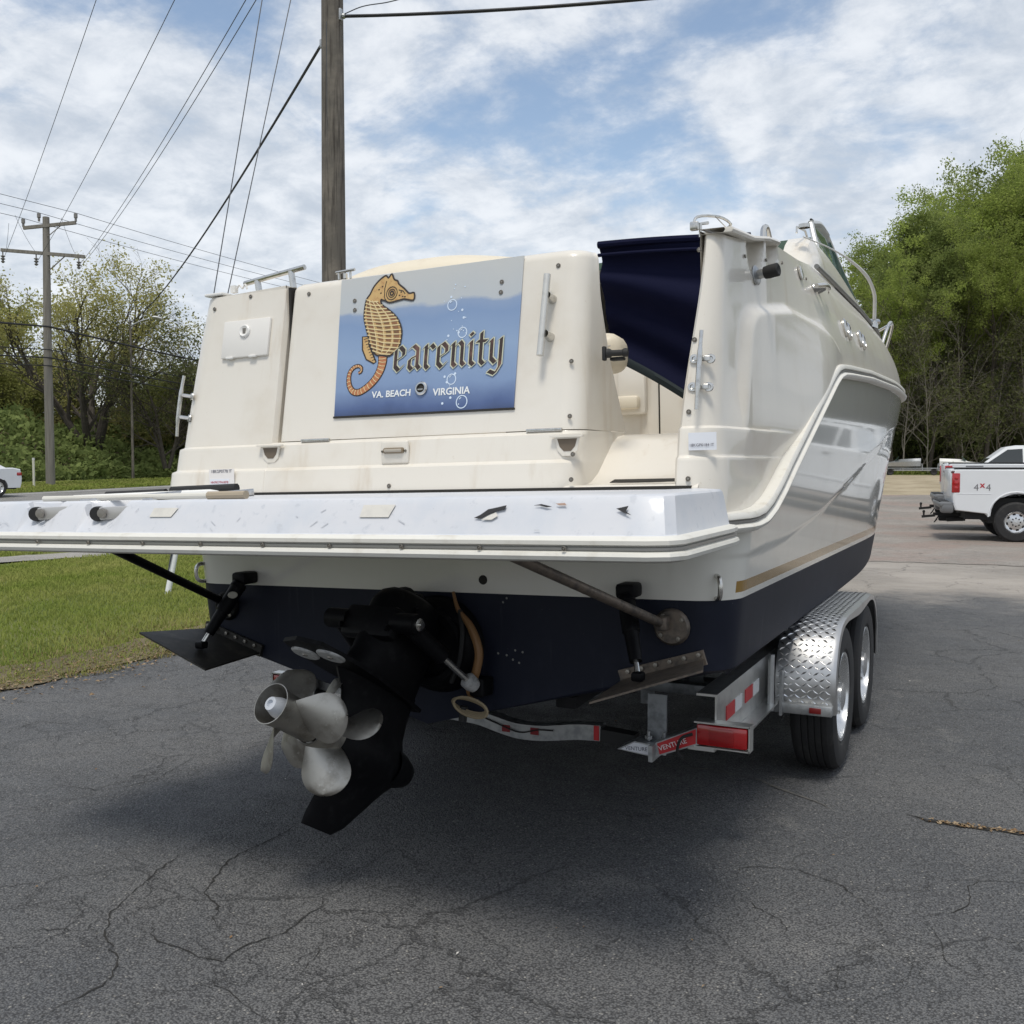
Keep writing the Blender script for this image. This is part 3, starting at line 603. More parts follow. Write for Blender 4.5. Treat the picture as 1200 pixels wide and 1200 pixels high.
for i in range(9):
    f = i / 8; a = Vector((-.212 + .05 * f ** 1.2, .0)); p0 = Vector((-.2125 + .045 * f, 1.905 - .085 * f)); p1 = p0 + Vector((.017, .004)); ribbon(b, [p0, p1], .0022, OFF + .0006)
tail = smooth2(SEA_TAIL, False, 6); tw = [SEA_TAILW[min(int(i / 6), 15)] + (SEA_TAILW[min(int(i / 6) + 1, 15)] - SEA_TAILW[min(int(i / 6), 15)]) * (i % 6) / 6 for i in range(len(tail))]
bt = B(); ribbon(bt, tail, [w_ + .008 for w_ in tw], OFF + .0002); bt.out('seahorse_tail_outline', INK, panel, False)
bt = B(); ribbon(bt, tail, tw, OFF + .001); bt.out('seahorse_tail', ORA, panel, False)
bs = B()
for i in range(3, len(tail) - 4, 3):
    a, c = Vector(tail[i]), Vector(tail[i + 1]); t = (c - a).normalized(); s_ = Vector((-t.y, t.x)); ribbon(bs, [a + s_ * tw[i] * .5, a + t * .002, a - s_ * tw[i] * .5], .0026, OFF + .0018)
body2 = smooth2(SEA_BODY); plate('seahorse_body', body2, OFF + .0012, .0008, TAN, panel); ribbon(b, body2, .0065, OFF + .002, closed=True)
cells = B(); L2 = smooth2(SEA_L, False, 2); R2 = smooth2(SEA_R, False, 2); nb = len(L2)
for i in range(nb):
    a, c = Vector(L2[i]), Vector(R2[min(i, len(R2) - 1)]); mid_ = (a + c) / 2 + Vector((0, -.006)); ribbon(bs, [a, a * .55 + mid_ * .45, mid_, c * .55 + mid_ * .45, c], .0042, OFF + .0032)
    if i < nb - 1:
        a2, c2 = Vector(L2[i + 1]), Vector(R2[min(i + 1, len(R2) - 1)])
        for k in range(4):
            f0, f1 = .06 + k * .235, .06 + k * .235 + .19
            q = [a.lerp(c, f0), a.lerp(c, f1), a2.lerp(c2, f1), a2.lerp(c2, f0)]; m_ = sum(q, Vector((0, 0))) / 4; q = [m_ + (p - m_) * .78 for p in q]
            if (q[0] - q[1]).length > .004: cells.prism([wp(p.x, p.y, OFF + .0022) for p in q], Vector((0, -.0006, .0001)))
for k in (.25, .5, .75):
    ribbon(bs, [Vector(L2[i]).lerp(Vector(R2[min(i, len(R2) - 1)]), k) for i in range(nb)], .0034, OFF + .0031)
cells.out('seahorse_plates', pm('seahorse_brown', (.25, .115, .05), .4, var=(30, (.13, .075, .03), .4, .7)), panel, False); bs.out('seahorse_ridges', PALEY, panel, False)
ex, ez = SEA_EYE; hb_ = B()
for rad, wd_ in ((.024, .003), (.015, .003), (.007, .006)): ribbon(hb_, [(ex + rad * cos(a), ez + rad * 1.05 * sin(a)) for a in np.linspace(0, 2 * pi, 17)[:-1]], wd_, OFF + .0026, closed=True)
ribbon(hb_, [(ex - .028, ez + .05), (ex - .034, ez + .02), (ex - .032, ez - .015), (ex - .02, ez - .03)], .003, OFF + .0026); ribbon(hb_, [(ex + .03, ez + .01), (ex + .05, ez + .004), (ex + .06, ez - .008)], .003, OFF + .0026)
for p_ in ((.035, -.012), (.05, -.018), (.06, -.02), (.042, .0), (-.045, .03), (-.05, .005), (-.045, -.02), (-.06, .02)): ribbon(hb_, [(ex + p_[0] - .003, ez + p_[1]), (ex + p_[0] + .003, ez + p_[1] + .001)], .004, OFF + .0026)
hb_.out('seahorse_head_lines', INK, panel, False); b.out('seahorse_outline', INK, panel, False)
# blackletter name, drawn with a broad nib held at 40 degrees
GLY = {'e': ([[(.08, .88), (.08, .18), (.26, .0), (.46, .2)], [(.08, .88), (.28, 1.0), (.46, .82), (.46, .62), (.1, .42)]], .60),
       'a': ([[(.04, .86), (.26, 1.0), (.46, .84), (.46, .16), (.58, .02)], [(.44, .58), (.1, .44), (.08, .14), (.22, .0), (.44, .2)]], .68),
       'r': ([[(-.02, .84), (.1, .98), (.1, .12), (.22, .0)], [(.1, .74), (.34, .98), (.48, .82)]], .54),
       'n': ([[(-.02, .84), (.1, .98), (.1, .12), (.22, .0)], [(.1, .74), (.38, 1.0), (.5, .86), (.5, .14), (.62, .02)]], .72),
       'i': ([[(-.02, .84), (.1, .98), (.1, .12), (.24, .0)], [(.06, 1.30), (.14, 1.22)]], .36),
       't': ([[(.14, 1.30), (.14, .14), (.28, .0), (.38, .1)], [(-.04, .94), (.38, .94)]], .46),
       'y': ([[(-.02, .84), (.1, .98), (.1, .2), (.28, .02), (.46, .18)], [(.40, .92), (.52, 1.0), (.50, -.10), (.30, -.42), (.02, -.30)]], .66)}
def write(b, s, x, z, h, wd, off, th, ang=R(38), grow=0.):
    nib = Vector((cos(ang), sin(ang))) * wd * h; nn = Vector((0, -1, .19)).normalized(); cnt = 0
    for k, ch_ in enumerate(s):
        strokes, adv = GLY[ch_]
        for st_ in strokes:
            for i in range(len(st_) - 1):
                a = Vector((x + st_[i][0] * h, z + st_[i][1] * h)); c = Vector((x + st_[i + 1][0] * h, z + st_[i + 1][1] * h)); d = (c - a).normalized() * grow; nb_ = nib / 2 + nib.normalized() * grow
                q = [a - d - nb_, a - d + nb_, c + d + nb_, c + d - nb_]; s2 = Vector((-d.y, d.x))
                for sg in ((-1, 1) if grow else (0,)):
                    cnt += 1; b.prism([wp(*(p + s2 * sg), off + cnt * .000012) for p in q], nn * th)
        x += adv * h * 1.13
    return x
XH = .090
b = B(); write(b, 'earenity', -.066, 1.772, XH, .185, OFF + .0025, .0003, grow=.0024); b.out('name_halo', HALO, panel, False)
INKL = pm('letter_brown', (.035, .021, .016), .35, var=(14, (.15, .075, .055), .48, .7)); b = B(); write(b, 'earenity', -.066, 1.772, XH, .185, OFF + .0032, .0005); b.out('name_lettering', INKL, panel, False)
text_mesh('port_lettering', 'VA. BEACH', .035, LETW, panel, WM(-.068, 1.676, OFF + .001), bold=.0007); text_mesh('port_lettering', 'VIRGINIA', .037, LETW, panel, WM(.19, 1.670, OFF + .001), bold=.0007)
b = B()
for x, z, r_ in ((.1685, 2.003, .019), (.2198, 1.896, .018), (.187, 1.726, .018), (.236, 1.641, .022)):
    ribbon(b, [(x + r_ * cos(a), z + r_ * 1.05 * sin(a)) for a in np.linspace(0, 2 * pi, 21)[:-1]], .0035, OFF + .0002, closed=True); ribbon(b, [(x - .5 * r_ + .004 * i, z + r_ * .45 + .003 * i) for i in range(3)], .003, OFF + .0004)
rb = random.Random(3)
for i in range(34):
    z = rb.uniform(1.63, 2.08); x = .19 + rb.gauss(0, .035); r_ = rb.choice((.002, .0025, .003, .005)); b.prism([wp(x + r_ * cos(a), z + r_ * sin(a), OFF + .0003) for a in np.linspace(0, 2 * pi, 8)[:-1]], Vector((0, -.0005, 0)))
b.out('bubbles', BUB, panel, False, kind='stuff')
b = B(); m = axisM(wp(.063, 1.699, OFF), (0, -1, .19)); b.lathe([(.0, .0), (.026, .0), (.026, .006), (.022, .010), (.017, .010), (.015, .003)], 24, m); b.out('lock_ring', STEEL, hatch)
b = B().lathe([(.015, .003), (.010, .005), (0, .005)], 16, m); b.out('lock_barrel', SHADOWGAP, hatch); B().box(wp(.063, 1.694, .014), (.022, .006, .006), None, .002).out('lock_handle', STEEL, hatch)
def screws(par, pts, rad=.0085):
    for p, d in pts:
        B().lathe([(0, .0035), (rad * .5, .0032), (rad * .6, .0015), (rad * .8, .004), (rad, .002), (rad, 0)], 10, axisM(p, d)).out('screw', SCREW, par)
bk = Vector((0, -1, .19))
screws(hatch, [(wp(x, z, .0062), bk) for x, z in ((-.270, 2.062), (-.266, 2.025), (.368, 2.068), (.367, 2.03))] + [(wp(x, z, .001), bk) for x, z in ((-.50, 2.115), (.585, 2.105), (.655, 1.76), (.66, 1.57))])
# hatch hinges, grab handle, bump stop, small latch on top
for x0, x1 in ((-.47, -.335), (.50, .635)): B().box((( x0 + x1) / 2, wallY(1.525) - .004, 1.527), (x1 - x0, .012, .011), None, .003).out('hinge', STEEL, hatch)
b = B(); P0, P1 = wp(.565, 2.06, .045), wp(.555, 1.775, .045); b.tube([P0, P1], .0125, 12); hdl = b.out('grab_handle', pm('worn_alu', (.62, .61, .57), .38, .6, var=(30, (.48, .46, .42), .45, .8)), hatch)
for z in (1.985, 1.85): B().lathe([(.017, 0), (.015, .012), (.011, .036), (.013, .048)], 12, axisM(wp(.57, z, 0), bk)).out('handle_foot', STEEL, hdl)
b = B()
for sx in (0, 1): b.tube([(-.375 + sx * .055, .03, 2.163), (-.377 + sx * .055, .03, 2.19)], .005, 8)
b.tube([(-.39, .03, 2.192), (-.30, .03, 2.196)], .006, 8); b.box((-.345, .03, 2.175), (.012, .012, .02)); b.out('hatch_latch', STEEL, hatch)
b = B().box((.775, .06, 1.772), (.05, .03, .012), None, .004).lathe([(.0, 0), (.016, 0), (.016, .012), (.011, .02), (.011, .055), (.015, .06), (.015, .075), (0, .078)], 12, axisM((.745, .03, 1.79), (.9, .2, .0))); b.box((.738, .028, 1.79), (.014, .018, .05), None, .004); b.out('gate_catch', BLKRUB, hatch)

# ---- port locker door, scuppers, transom light
lk = B().box(wp(-.797, 1.957, .006), (.243, .015, .160), Matrix.Rotation(-math.atan(.19), 3, 'X'), .006).out('locker_door', pm('locker_white', (.72, .70, .66), .35), boat)
B().lathe([(0, .004), (.016, .005), (.022, .009), (.026, .006), (.027, 0)], 20, axisM(wp(-.80, 1.985, .014), bk)).out('locker_latch', WPLAST, lk)
B().box(wp(-.80, 1.985, .0195), (.014, .004, .022)).out('latch_slot', SCREW, lk)
for x in (-.87, -.75): B().box(wp(x, 1.879, .012), (.035, .014, .010), None, .003).out('door_hinge', WPLAST, lk)
screws(boat, [(Vector((x, wallY(z) - ledge(z) - .001, z)), bk) for x, z in ((-.99, 2.10), (-.80, 2.135))])
def scupper(x, z):
    y = wallY(1.47) - .016; P = [(x - .05, z + .035), (x + .05, z + .035), (x + .042, z + .02), (x + .036, z - .012), (x + .018, z - .030), (x - .018, z - .030), (x - .036, z - .012), (x - .042, z + .02)]
    s_ = B().prism([(a, y, c) for a, c in P], (0, -.006, 0)).out('scupper', GEL, boat, False)
    Q = [(x - .036, z + .028), (x + .036, z + .028), (x + .028, z + .002), (x + .013, z - .014), (x - .013, z - .014), (x - .028, z + .002)]
    B().prism([(a, y - .0062, c) for a, c in Q], (0, -.001, 0)).out('scupper_hole', pm('scupper_dark', (.14, .11, .08), .8), s_, False)
    B().box((x, y - .008, z + .036), (.12, .02, .006)).out('scupper_lip', GEL, s_)
scupper(-.60, 1.475); scupper(.665, 1.465)
tl = B().box((-.02, wallY(1.46) - .021, 1.468), (.118, .016, .085), None, .0075, 3).out('transom_light', GEL, boat)
B().box((-.02, wallY(1.46) - .031, 1.474), (.088, .014, .022), None, .006).out('lens', pm('smoked_lens', (.20, .15, .09), .2, coat=.5), tl); B().box((-.02, wallY(1.46) - .035, 1.474), (.075, .014, .012), None, .004).out('lamp', pm('lamp_frosted', (.40, .36, .30), .3), tl)
screws(tl, [(Vector((x, wallY(1.46) - .0295, 1.472)), (0, -1, 0)) for x in (-.07, .03)], .005)
screws(boat, [(Vector((x, wallY(z) - ledge(z) - .001, z)), bk) for x, z in ((.685, 1.44), (.69, 1.355), (-.03, 1.345), (1.09, 1.35), (1.09, 2.10), (1.085, 1.8), (1.075, 1.565))])
# stickers
STK = pm('sticker_white', (.72, .74, .78), .4); INKT = pm('print_grey', (.10, .10, .13), .6); REDP = pm('print_red', (.45, .05, .08), .5)
s1 = B().box((1.128, wallY(1.466) - .018, 1.468), (.088, .002, .056), Matrix.Rotation(R(8), 3, 'Z')).out('paper_sticker', STK, boat)
for k, (tx, sz, x, z) in enumerate((('26.8', .014, 1.105, 1.482), ('18KGP0184 IT', .013, 1.126, 1.452))):
    if sz > .001: text_mesh('sticker_print', tx, sz, INKT, s1, Matrix.Translation((x, wallY(1.466) - .022, z)) @ Matrix.Rotation(R(8), 4, 'Z') @ Matrix.Rotation(pi / 2, 4, 'X'), .0002)
s2 = B().box((-.825, wallY(1.36) - .0315, 1.394), (.13, .0015, .062)).out('warning_sticker', pm('sticker_clear', (.76, .73, .70), .4), boat)
text_mesh('sticker_print', '18KGP0778 IT', .018, INKT, s2, Matrix.Translation((-.825, wallY(1.36) - .033, 1.410)) @ Matrix.Rotation(pi / 2, 4, 'X'), .0002)
rb_ = B().box((-.835, wallY(1.36) - .0328, 1.374), (.10, .0014, .024)).out('warning_band', STK, s2); text_mesh('sticker_print', 'HN70C77N-0078', .0125, REDP, s2, Matrix.Translation((-.835, wallY(1.36) - .0345, 1.368)) @ Matrix.Rotation(pi / 2, 4, 'X'), .0002)
# ---- cleats on the quarters
def cleat(x, z, y, rz):
    r = B().tube(bez([(0, -.040, -.128), (0, -.044, -.06), (0, -.044, .06), (0, -.040, .128)], 5), [.0065] * 5 + [.0085] * 6 + [.0065] * 5, 10)
    o = r.out('cleat', STEEL, boat); o.location = (x, y, z); o.rotation_euler = (R(-8), R(3), rz)
    for dz in (-.046, .046):
        k = B()
        for sx in (-1, 1): k.lathe([(.0165, 0), (.015, .004), (.008, .0045), (.006, .001), (0, .001)], 12, axisM((sx * .026, .002, dz), (0, -1, 0)))
        k.box((0, -.002, dz), (.05, .006, .018), None, .002); k.tube([(0, 0, dz), (0, -.042, dz)], .008, 8); k.out('cleat_foot', STEEL, o)
cleat(1.112, 1.69, wallY(1.69) - .002, R(4)); cleat(-1.09, 1.69, wallY(1.69) + .022, R(-40))
# ================================================================ boat, continued: swim platform, running gear, cockpit, rails
def plat_outline(ins, z):
    P = [(-1.28, -.40), (-1.28, -.93), (-1.262, -.965), (-1.22, -.98), (-.6, -.985), (0, -.987), (.6, -.985), (1.22, -.98), (1.262, -.965), (1.28, -.93), (1.28, -.40), (1.12, -.17)]
    r = []
    for x, y in P + [(-1.12, -.17)]:
        s_ = (1 if x > 0 else -1); xx = x - s_ * ins * (.38 if abs(x) > 1.2 else 0) if abs(x) > .7 else x; yy = y + ins * (1.0 if y < -.9 else 0); r.append((xx, yy, z))
    return r
BASE_ = plat_outline(0, 0)
def densify(r):
    o = []
    for i in range(len(r)):
        a, c = Vector(r[i]), Vector(r[(i + 1) % len(r)]); n = max(1, int((Vector(BASE_[(i + 1) % len(BASE_)]) - Vector(BASE_[i])).length / .05)) if len(r) == len(BASE_) else max(1, int((c - a).length / .05))
        for j in range(n): o.append(a.lerp(c, j / n))
    return o
lev = [(.02, 1.165), (.0, 1.175), (.0, 1.20), (.004, 1.214), (.018, 1.222), (.055, 1.300), (.066, 1.314), (.082, 1.320)]
SLOTS = [(-1.0, -.86), (-.72, -.56)]
def slotz(p):
    x, y, z = p
    for a, c in SLOTS:                              # notches that take the ladder arms
        if a - .012 < x < c + .012 and y < -.80 and z > 1.262: z -= (z - 1.262) * ss(x, a - .012, a + .006) * (1 - ss(x, c - .05, c + .03))
    return Vector((x, y, z))
def fine(r):
    o = []
    for i, p in enumerate(r):
        q = r[(i + 1) % len(r)]; n = 5 if 2 < i < 36 else 1
        for j in range(n): o.append(p.lerp(q, j / n))
    return o
rws = [[slotz(p) for p in fine(densify(plat_outline(i, z)))] for i, z in lev]
cen = [Vector((p.x * .9, max(p.y, -.86) + (.03 if p.y < -.8 else 0), 1.318)) for p in rws[-1]]; cen = [slotz(p) if p.y < -.8 else p for p in cen]
rws.append(cen); rws.append([Vector((p.x * .5, -.45 + (p.y + .45) * .3, 1.322)) for p in cen]); rws.append([Vector((p.x * .01, -.45, 1.323)) for p in cen])
btm = [[Vector((p.x * f, -.45 + (p.y + .45) * f, 1.165)) for p in rws[0]] for f in (1., .7, .3, .01)]
plat = B().grid(rws, True).grid(btm, True).out('swim_platform', WHITE, boat, True, 28)
# bumper rail: vinyl strip with a stainless insert, screwed every 25 cm
o1 = [p for p in densify([(x, y, 1.19) for x, y, z in plat_outline(0, 0)][:11]) if True]
o1 = [p for p in o1 if not (p.y > -.45 and abs(p.x) < 1.1)]
def outn(i, P):
    t = (P[min(i + 1, len(P) - 1)] - P[max(i - 1, 0)]).normalized(); n = Vector((t.y, -t.x, 0)); return n if n.dot(P[i] - Vector((0, -.4, P[i].z))) > 0 else -n
def railsec(sec): return [[p + outn(i, o1) * a + Vector((0, 0, c)) for a, c in sec] for i, p in enumerate(o1)]
VIN = pm('bumper_vinyl', (.68, .665, .61), .38, var=[(14, (.55, .52, .45), .5, .8), (60, (.30, .29, .26), .70, .76)])
brl = B().grid(railsec([(-.01, .030), (.012, .027), (.020, .020), (.020, .010), (.012, .006), (.012, -.006), (.022, -.010), (.026, -.018), (.022, -.028), (.004, -.034), (-.01, -.034)])).out('bumper_rail', VIN, plat, True, 35)
B().grid(railsec([(.0125, .0055), (.0165, .003), (.0165, -.003), (.0125, -.0055)])).out('rail_insert', pm('insert_steel', (.34, .335, .32), .35, .7), plat)
screws(plat, [(Vector((x, -.9885 - .0165, 1.190)), (0, -1, 0)) for x in np.arange(-1.1, 1.2, .235)], .006)
screws(plat, [(Vector((x, -.915, 1.29)), (0, -.75, .65)) for x in (.93, 1.05)], .007)
# scrapes, a pale repair patch and a chip that shows black under the gelcoat
CHIP = pm('chip_black', (.02, .02, .022), .7); PATCH = pm('repair_patch', (.66, .635, .58), .45, var=(20, (.58, .56, .52), .4, .7)); CHIP2 = pm('chip_brown', (.40, .27, .21), .7)
def onface(x, f): return Vector((x, -.969 + .037 * f, 1.222 + .078 * f)) + Vector((0, -.0012, .0009))
def facepoly(name, pts, mat): return B().prism([onface(x, f) for x, f in pts], Vector((0, -.0009, .0006))).out(name, mat, plat, False)
facepoly('chip', [(.738, .52), (.755, .62), (.775, .80), (.80, .86), (.826, .93), (.824, .80), (.80, .74), (.776, .62), (.758, .50)], CHIP); facepoly('chip_core', [(.76, .46), (.78, .60), (.80, .70), (.806, .58), (.79, .46)], PATCH)
facepoly('chip', [(.905, .92), (.925, .96), (.955, .88), (.94, .86), (.92, .92)], CHIP); facepoly('chip', [(1.13, .80), (1.16, .88), (1.155, .72), (1.17, .60), (1.15, .68)], CHIP); facepoly('chip', [(.965, .97), (.99, .99), (.995, .92), (.975, .92)], CHIP2)
facepoly('repair_patch', [(-.42, .58), (-.33, .58), (-.31, .93), (-.41, .93)], PATCH); facepoly('repair_patch', [(.375, .55), (.47, .55), (.485, .98), (.38, .98)], PATCH)
rs = random.Random(9); b = B()
for i in range(16):
    x, f = rs.uniform(-1.15, 1.2), rs.uniform(.08, .92); l = rs.uniform(.006, .03); a = rs.uniform(-.5, .5); b.prism([onface(x, f), onface(x + l, f + a * .4), onface(x + l, f + a * .4 + .03), onface(x, f + .02)], (0, -.0004, .0003))
b.out('scratches', pm('scratch_grey', (.50, .52, .55), .6), plat, False, kind='stuff')
# platform struts: black one to port, weathered bronze one to starboard
def strut(s, mat):
    b = B().tube([(s * .75, -.84, 1.172), (s * .955, -.02, .858)], .0165, 12).lathe([(0, .012), (.055, .012), (.062, .006), (.064, 0)], 20, axisM((s * .975, -.004, .850), (0, -1, 0))); b.box((s * .952, -.03, .866), (.04, .06, .05), None, .008)
    o = b.out('platform_strut', mat, boat)
    for a in (.6, 2.2, 3.8, 5.3): B().lathe([(.009, 0), (.008, .006), (0, .007)], 6, axisM((s * .975 + .046 * cos(a), -.016, .850 + .046 * sin(a)), (0, -1, 0))).out('bolt', SCREW, o)
strut(-1, BLACKP); strut(1, BRONZE)
# boarding ladder folded on the platform, its two arms in the notches
b = B()
for x in (-.93, -.64):
    b.bar((x - .005, -.935, 1.279), (x + .165, -.905, 1.285), .030, .042, bev=.006)
lad = b.out('boarding_ladder', pm('ladder_grey', (.50, .49, .475), .4, .4), boat)
for x in (-.93, -.64):
    B().lathe([(.0, -.018), (.021, -.018), (.024, -.012), (.024, .012), (.021, .018), (0, .018)], 16, axisM((x - .020, -.935, 1.279), (.5, -1, 0))).out('pivot_cap', BLKRUB, lad); B().lathe([(.017, .0), (.014, .008), (0, .009)], 12, axisM((x + .016, -.951, 1.281), (.1, -1, .1))).out('pivot_bolt', SCREW, lad)
    B().tube([(x + .10, -.86, 1.312), (x + .34, -.60, 1.336)], .013, 10).out('ladder_tube', STEEL, lad)
B().tube([(-1.0, -.74, 1.325), (-.42, -.56, 1.338)], .013, 10).out('ladder_tube', WPLAST, lad); B().tube([(-.69, -.58, 1.345), (-.40, -.57, 1.351)], .0165, 10).out('tread_grip', BLKRUB, lad); B().tube([(-.96, -.63, 1.334), (-.70, -.60, 1.340)], .014, 10).out('tread_grip', BLKRUB, lad)
pole_ = empty('brush_handle', (0, 0, 0)); tag(pole_, 'pale telescopic brush pole lying across the swim platform in front of the ladder', 'brush pole')
B().tube([(-1.08, -.80, 1.327), (-.27, -.845, 1.331)], .010, 10).out('pole', pm('pale_pole', (.62, .60, .54), .45), pole_); B().tube([(-.27, -.845, 1.331), (-.11, -.855, 1.332)], .0135, 10).out('socket', pm('socket_tan', (.36, .30, .22), .6), pole_); pole_.rotation_euler = boat.rotation_euler
# trim tabs and their actuators
SPOT = pm('spot_grey', (.20, .20, .19), .7)
def tab(s):
    b = B().prism([(s * .80, -.012, .655), (s * 1.085, -.012, .742), (s * 1.165, -.31, .765), (s * .80, -.33, .642)], (0, 0, .007)); b.bar((s * .79, -.012, .667), (s * 1.09, -.012, .755), .012, .05)
    o = b.out('trim_tab', BRONZE if s > 0 else pm('tab_dark', (.05, .047, .042), .5, .5, var=(16, (.10, .09, .075), .45, .75)), boat)
    for k in range(6): B().lathe([(.009, 0), (.008, .006), (0, .007)], 6, axisM((s * (.82 + k * .05), -.02, .69 + k * .0145), (0, -1, .1))).out('bolt', SCREW, o)
    top, bot_ = Vector((s * .838, -.075, .955)), Vector((s * .925, -.215, .718)); d = bot_ - top
    a = B().tube([top, top + d * .07, top + d * .08, top + d * .45, top + d * .47, top + d * .82], [.030, .033, .030, .030, .025, .021], 16).box(top + Vector((0, .03, .02)), (.07, .09, .05), None, .012).out('actuator', BLACKP, boat)
    B().tube([top + d * .82, top + d * .95], .009, 10).out('rod', STEEL, a); B().box(bot_, (.04, .04, .03), None, .008).out('clevis', BLACKP, a)
    n = (Vector((1.95, -3.25, 1.4)) - top); n = (n - d.normalized() * n.dot(d.normalized())).normalized(); m = axisM(top + d * .20 + n * .0285, n)
    bb = B().lathe([(0, .003), (.014, .003), (.016, 0)], 16, m @ Matrix.Diagonal((1.25, .9, 1, 1))).out('badge', pm('badge_pale', (.42, .40, .34), .4), a)
tab(-1); tab(1)
# tow eyes on the transom corners, through-hull drain
for s in (-1, 1):
    P = [(s * 1.105, .05, 1.022), (s * 1.135, .005, 1.020), (s * 1.143, -.006, .985), (s * 1.135, .005, .950), (s * 1.105, .05, .948)]; B().tube(bez(P, 4), .0085, 10).out('tow_eye', STEEL, boat)
B().lathe([(0, .002), (.011, .002), (.016, .005), (.018, 0)], 16, axisM((.254, -.0, .990), (0, -1, 0))).out('drain_fitting', SHADOWGAP, boat)
for x, z in ((.35, .925), (.335, .91), (.41, .73), (.38, .735), (.37, .70), (.345, .715), (.395, .69), (.31, .72)): B().lathe([(0, .002), (.0035, .0015), (.0045, 0)], 7, axisM((x, -.0, z), (0, -1, 0))).out('barnacle_spot', SPOT, boat)

# ---- sterndrive, tilted up and turned to port
drv = empty('sterndrive', (0, 0, 0), par=boat)
O_ = Vector((.025, -.10, .835)); th, ya = R(32), R(8)
ka = Vector((-sin(ya) * cos(th), -cos(ya) * cos(th), sin(th))); kd = Vector((-sin(ya) * sin(th), -cos(ya) * sin(th), -cos(th))); ks = Vector((cos(ya), -sin(ya), 0))
def dp(a, d, s=0.): return O_ + ka * a + kd * d + ks * s
b = B().lathe([(0, .07), (.10, .07), (.15, .055), (.175, .03), (.185, .0)], 32, axisM((.06, 0, .742), (0, -1, 0)) @ Matrix.Diagonal((1.05, 1.0, 1, 1)))
b.lathe([(.135, .05), (.15, .085), (.14, .10), (.115, .10), (.10, .06)], 28, axisM((.06, 0, .745), (0, -1, 0)))
tp = b.out('transom_plate', BLACKP, drv)
for k in range(8): a = k * pi / 4 + .2; B().lathe([(.013, 0), (.012, .010), (0, .011)], 6, axisM((.06 + .165 * cos(a), -.034, .742 + .158 * sin(a)), (0, -1, 0))).out('bolt', BLACKP, tp)
b = B()
for k in range(6): b.lathe([(.072, .0), (.085, .011), (.072, .022)], 20, axisM(O_ + Vector((-.02, .03, .0)) - ka * (-.022 * k), ka))
b.out('bellows', BLKRUB, drv)
# drive leg: sections along the leg (d), each an ellipse in a / s
def sect(a0, a1, hs, d, n=20, pw=1.): 
    r = []
    for j in range(n):
        t = 2 * pi * j / n; ca_, sa_ = cos(t), sin(t); r.append(dp((a0 + a1) / 2 + (a1 - a0) / 2 * ca_, d, hs * (abs(sa_) ** pw) * (1 if sa_ > 0 else -1)))
    return r
S = [(-.04, .12, .02, -.075), (-.07, .18, .07, -.06), (-.09, .21, .095, -.04), (-.10, .235, .105, .0), (-.10, .245, .105, .06), (-.105, .25, .10, .14), (-.11, .26, .085, .20), (-.115, .28, .07, .25), (-.12, .32, .062, .285), (-.12, .30, .050, .31), (-.125, .25, .042, .36), (-.135, .22, .045, .42), (-.15, .22, .062, .455), (-.165, .225, .078, .50), (-.17, .225, .080, .525), (-.16, .22, .066, .57), (-.13, .20, .030, .605), (-.10, .19, .016, .64), (-.05, .20, .012, .70), (.01, .215, .009, .77), (.06, .215, .004, .805)]
rws = [sect(*q) for q in S]; b = B().grid(rws, True); b.add(rws[0], [tuple(range(20))]); b.add(rws[-1], [tuple(range(20))])
b.lathe([(0, .035), (.03, .03), (.05, .01), (.066, -.04), (.075, -.10)], 20, axisM(dp(-.19, .515), -ka)); leg = b.out('drive_leg', BLACKP, drv, True, 40)
# anti-ventilation plate with two zinc discs below it
pl = [(-.13, .045), (.05, .085), (.22, .115), (.38, .115), (.50, .085), (.53, .0)]; poly = [dp(a, .30, s) for a, s in pl] + [dp(a, .30, -s) for a, s in reversed(pl[:-1])]
b = B().prism(poly, -kd * .014); b.prism([dp(a, .285, s) for a, s in ((-.1, .03), (.4, .03), (.4, -.03), (-.1, -.03))], -kd * .02); cav = b.out('ventilation_plate', BLACKP, drv, True)
for s in (-.055, .06):
    z_ = B().lathe([(0, .008), (.044, .008), (.05, .004), (.05, 0)], 24, axisM(dp(.415, .3005, s), kd)).out('zinc_disc', ZINC, cav); B().lathe([(0, .003), (.009, .003), (.010, 0)], 6, axisM(dp(.415, .3085, s), kd)).out('bolt', SCREW, z_)
b = B().box(dp(-.03, .04, 0), (.16, .10, .12), Matrix((ks, ka, kd)).transposed(), .03).box(dp(.05, -.05, 0), (.12, .14, .05), Matrix((ks, ka, kd)).transposed(), .02); b.box(dp(.22, .10, .0), (.24, .06, .12), Matrix((ks, ka, kd)).transposed(), .02); b.out('upper_housing', BLACKP, drv)
for s in (-1, 1):
    for d in (.06, .12, .18): B().lathe([(.012, 0), (.011, .008), (0, .009)], 6, axisM(dp(.08 + d, -.05 + d, s * .103), ks * s)).out('bolt', BLACKP, leg)
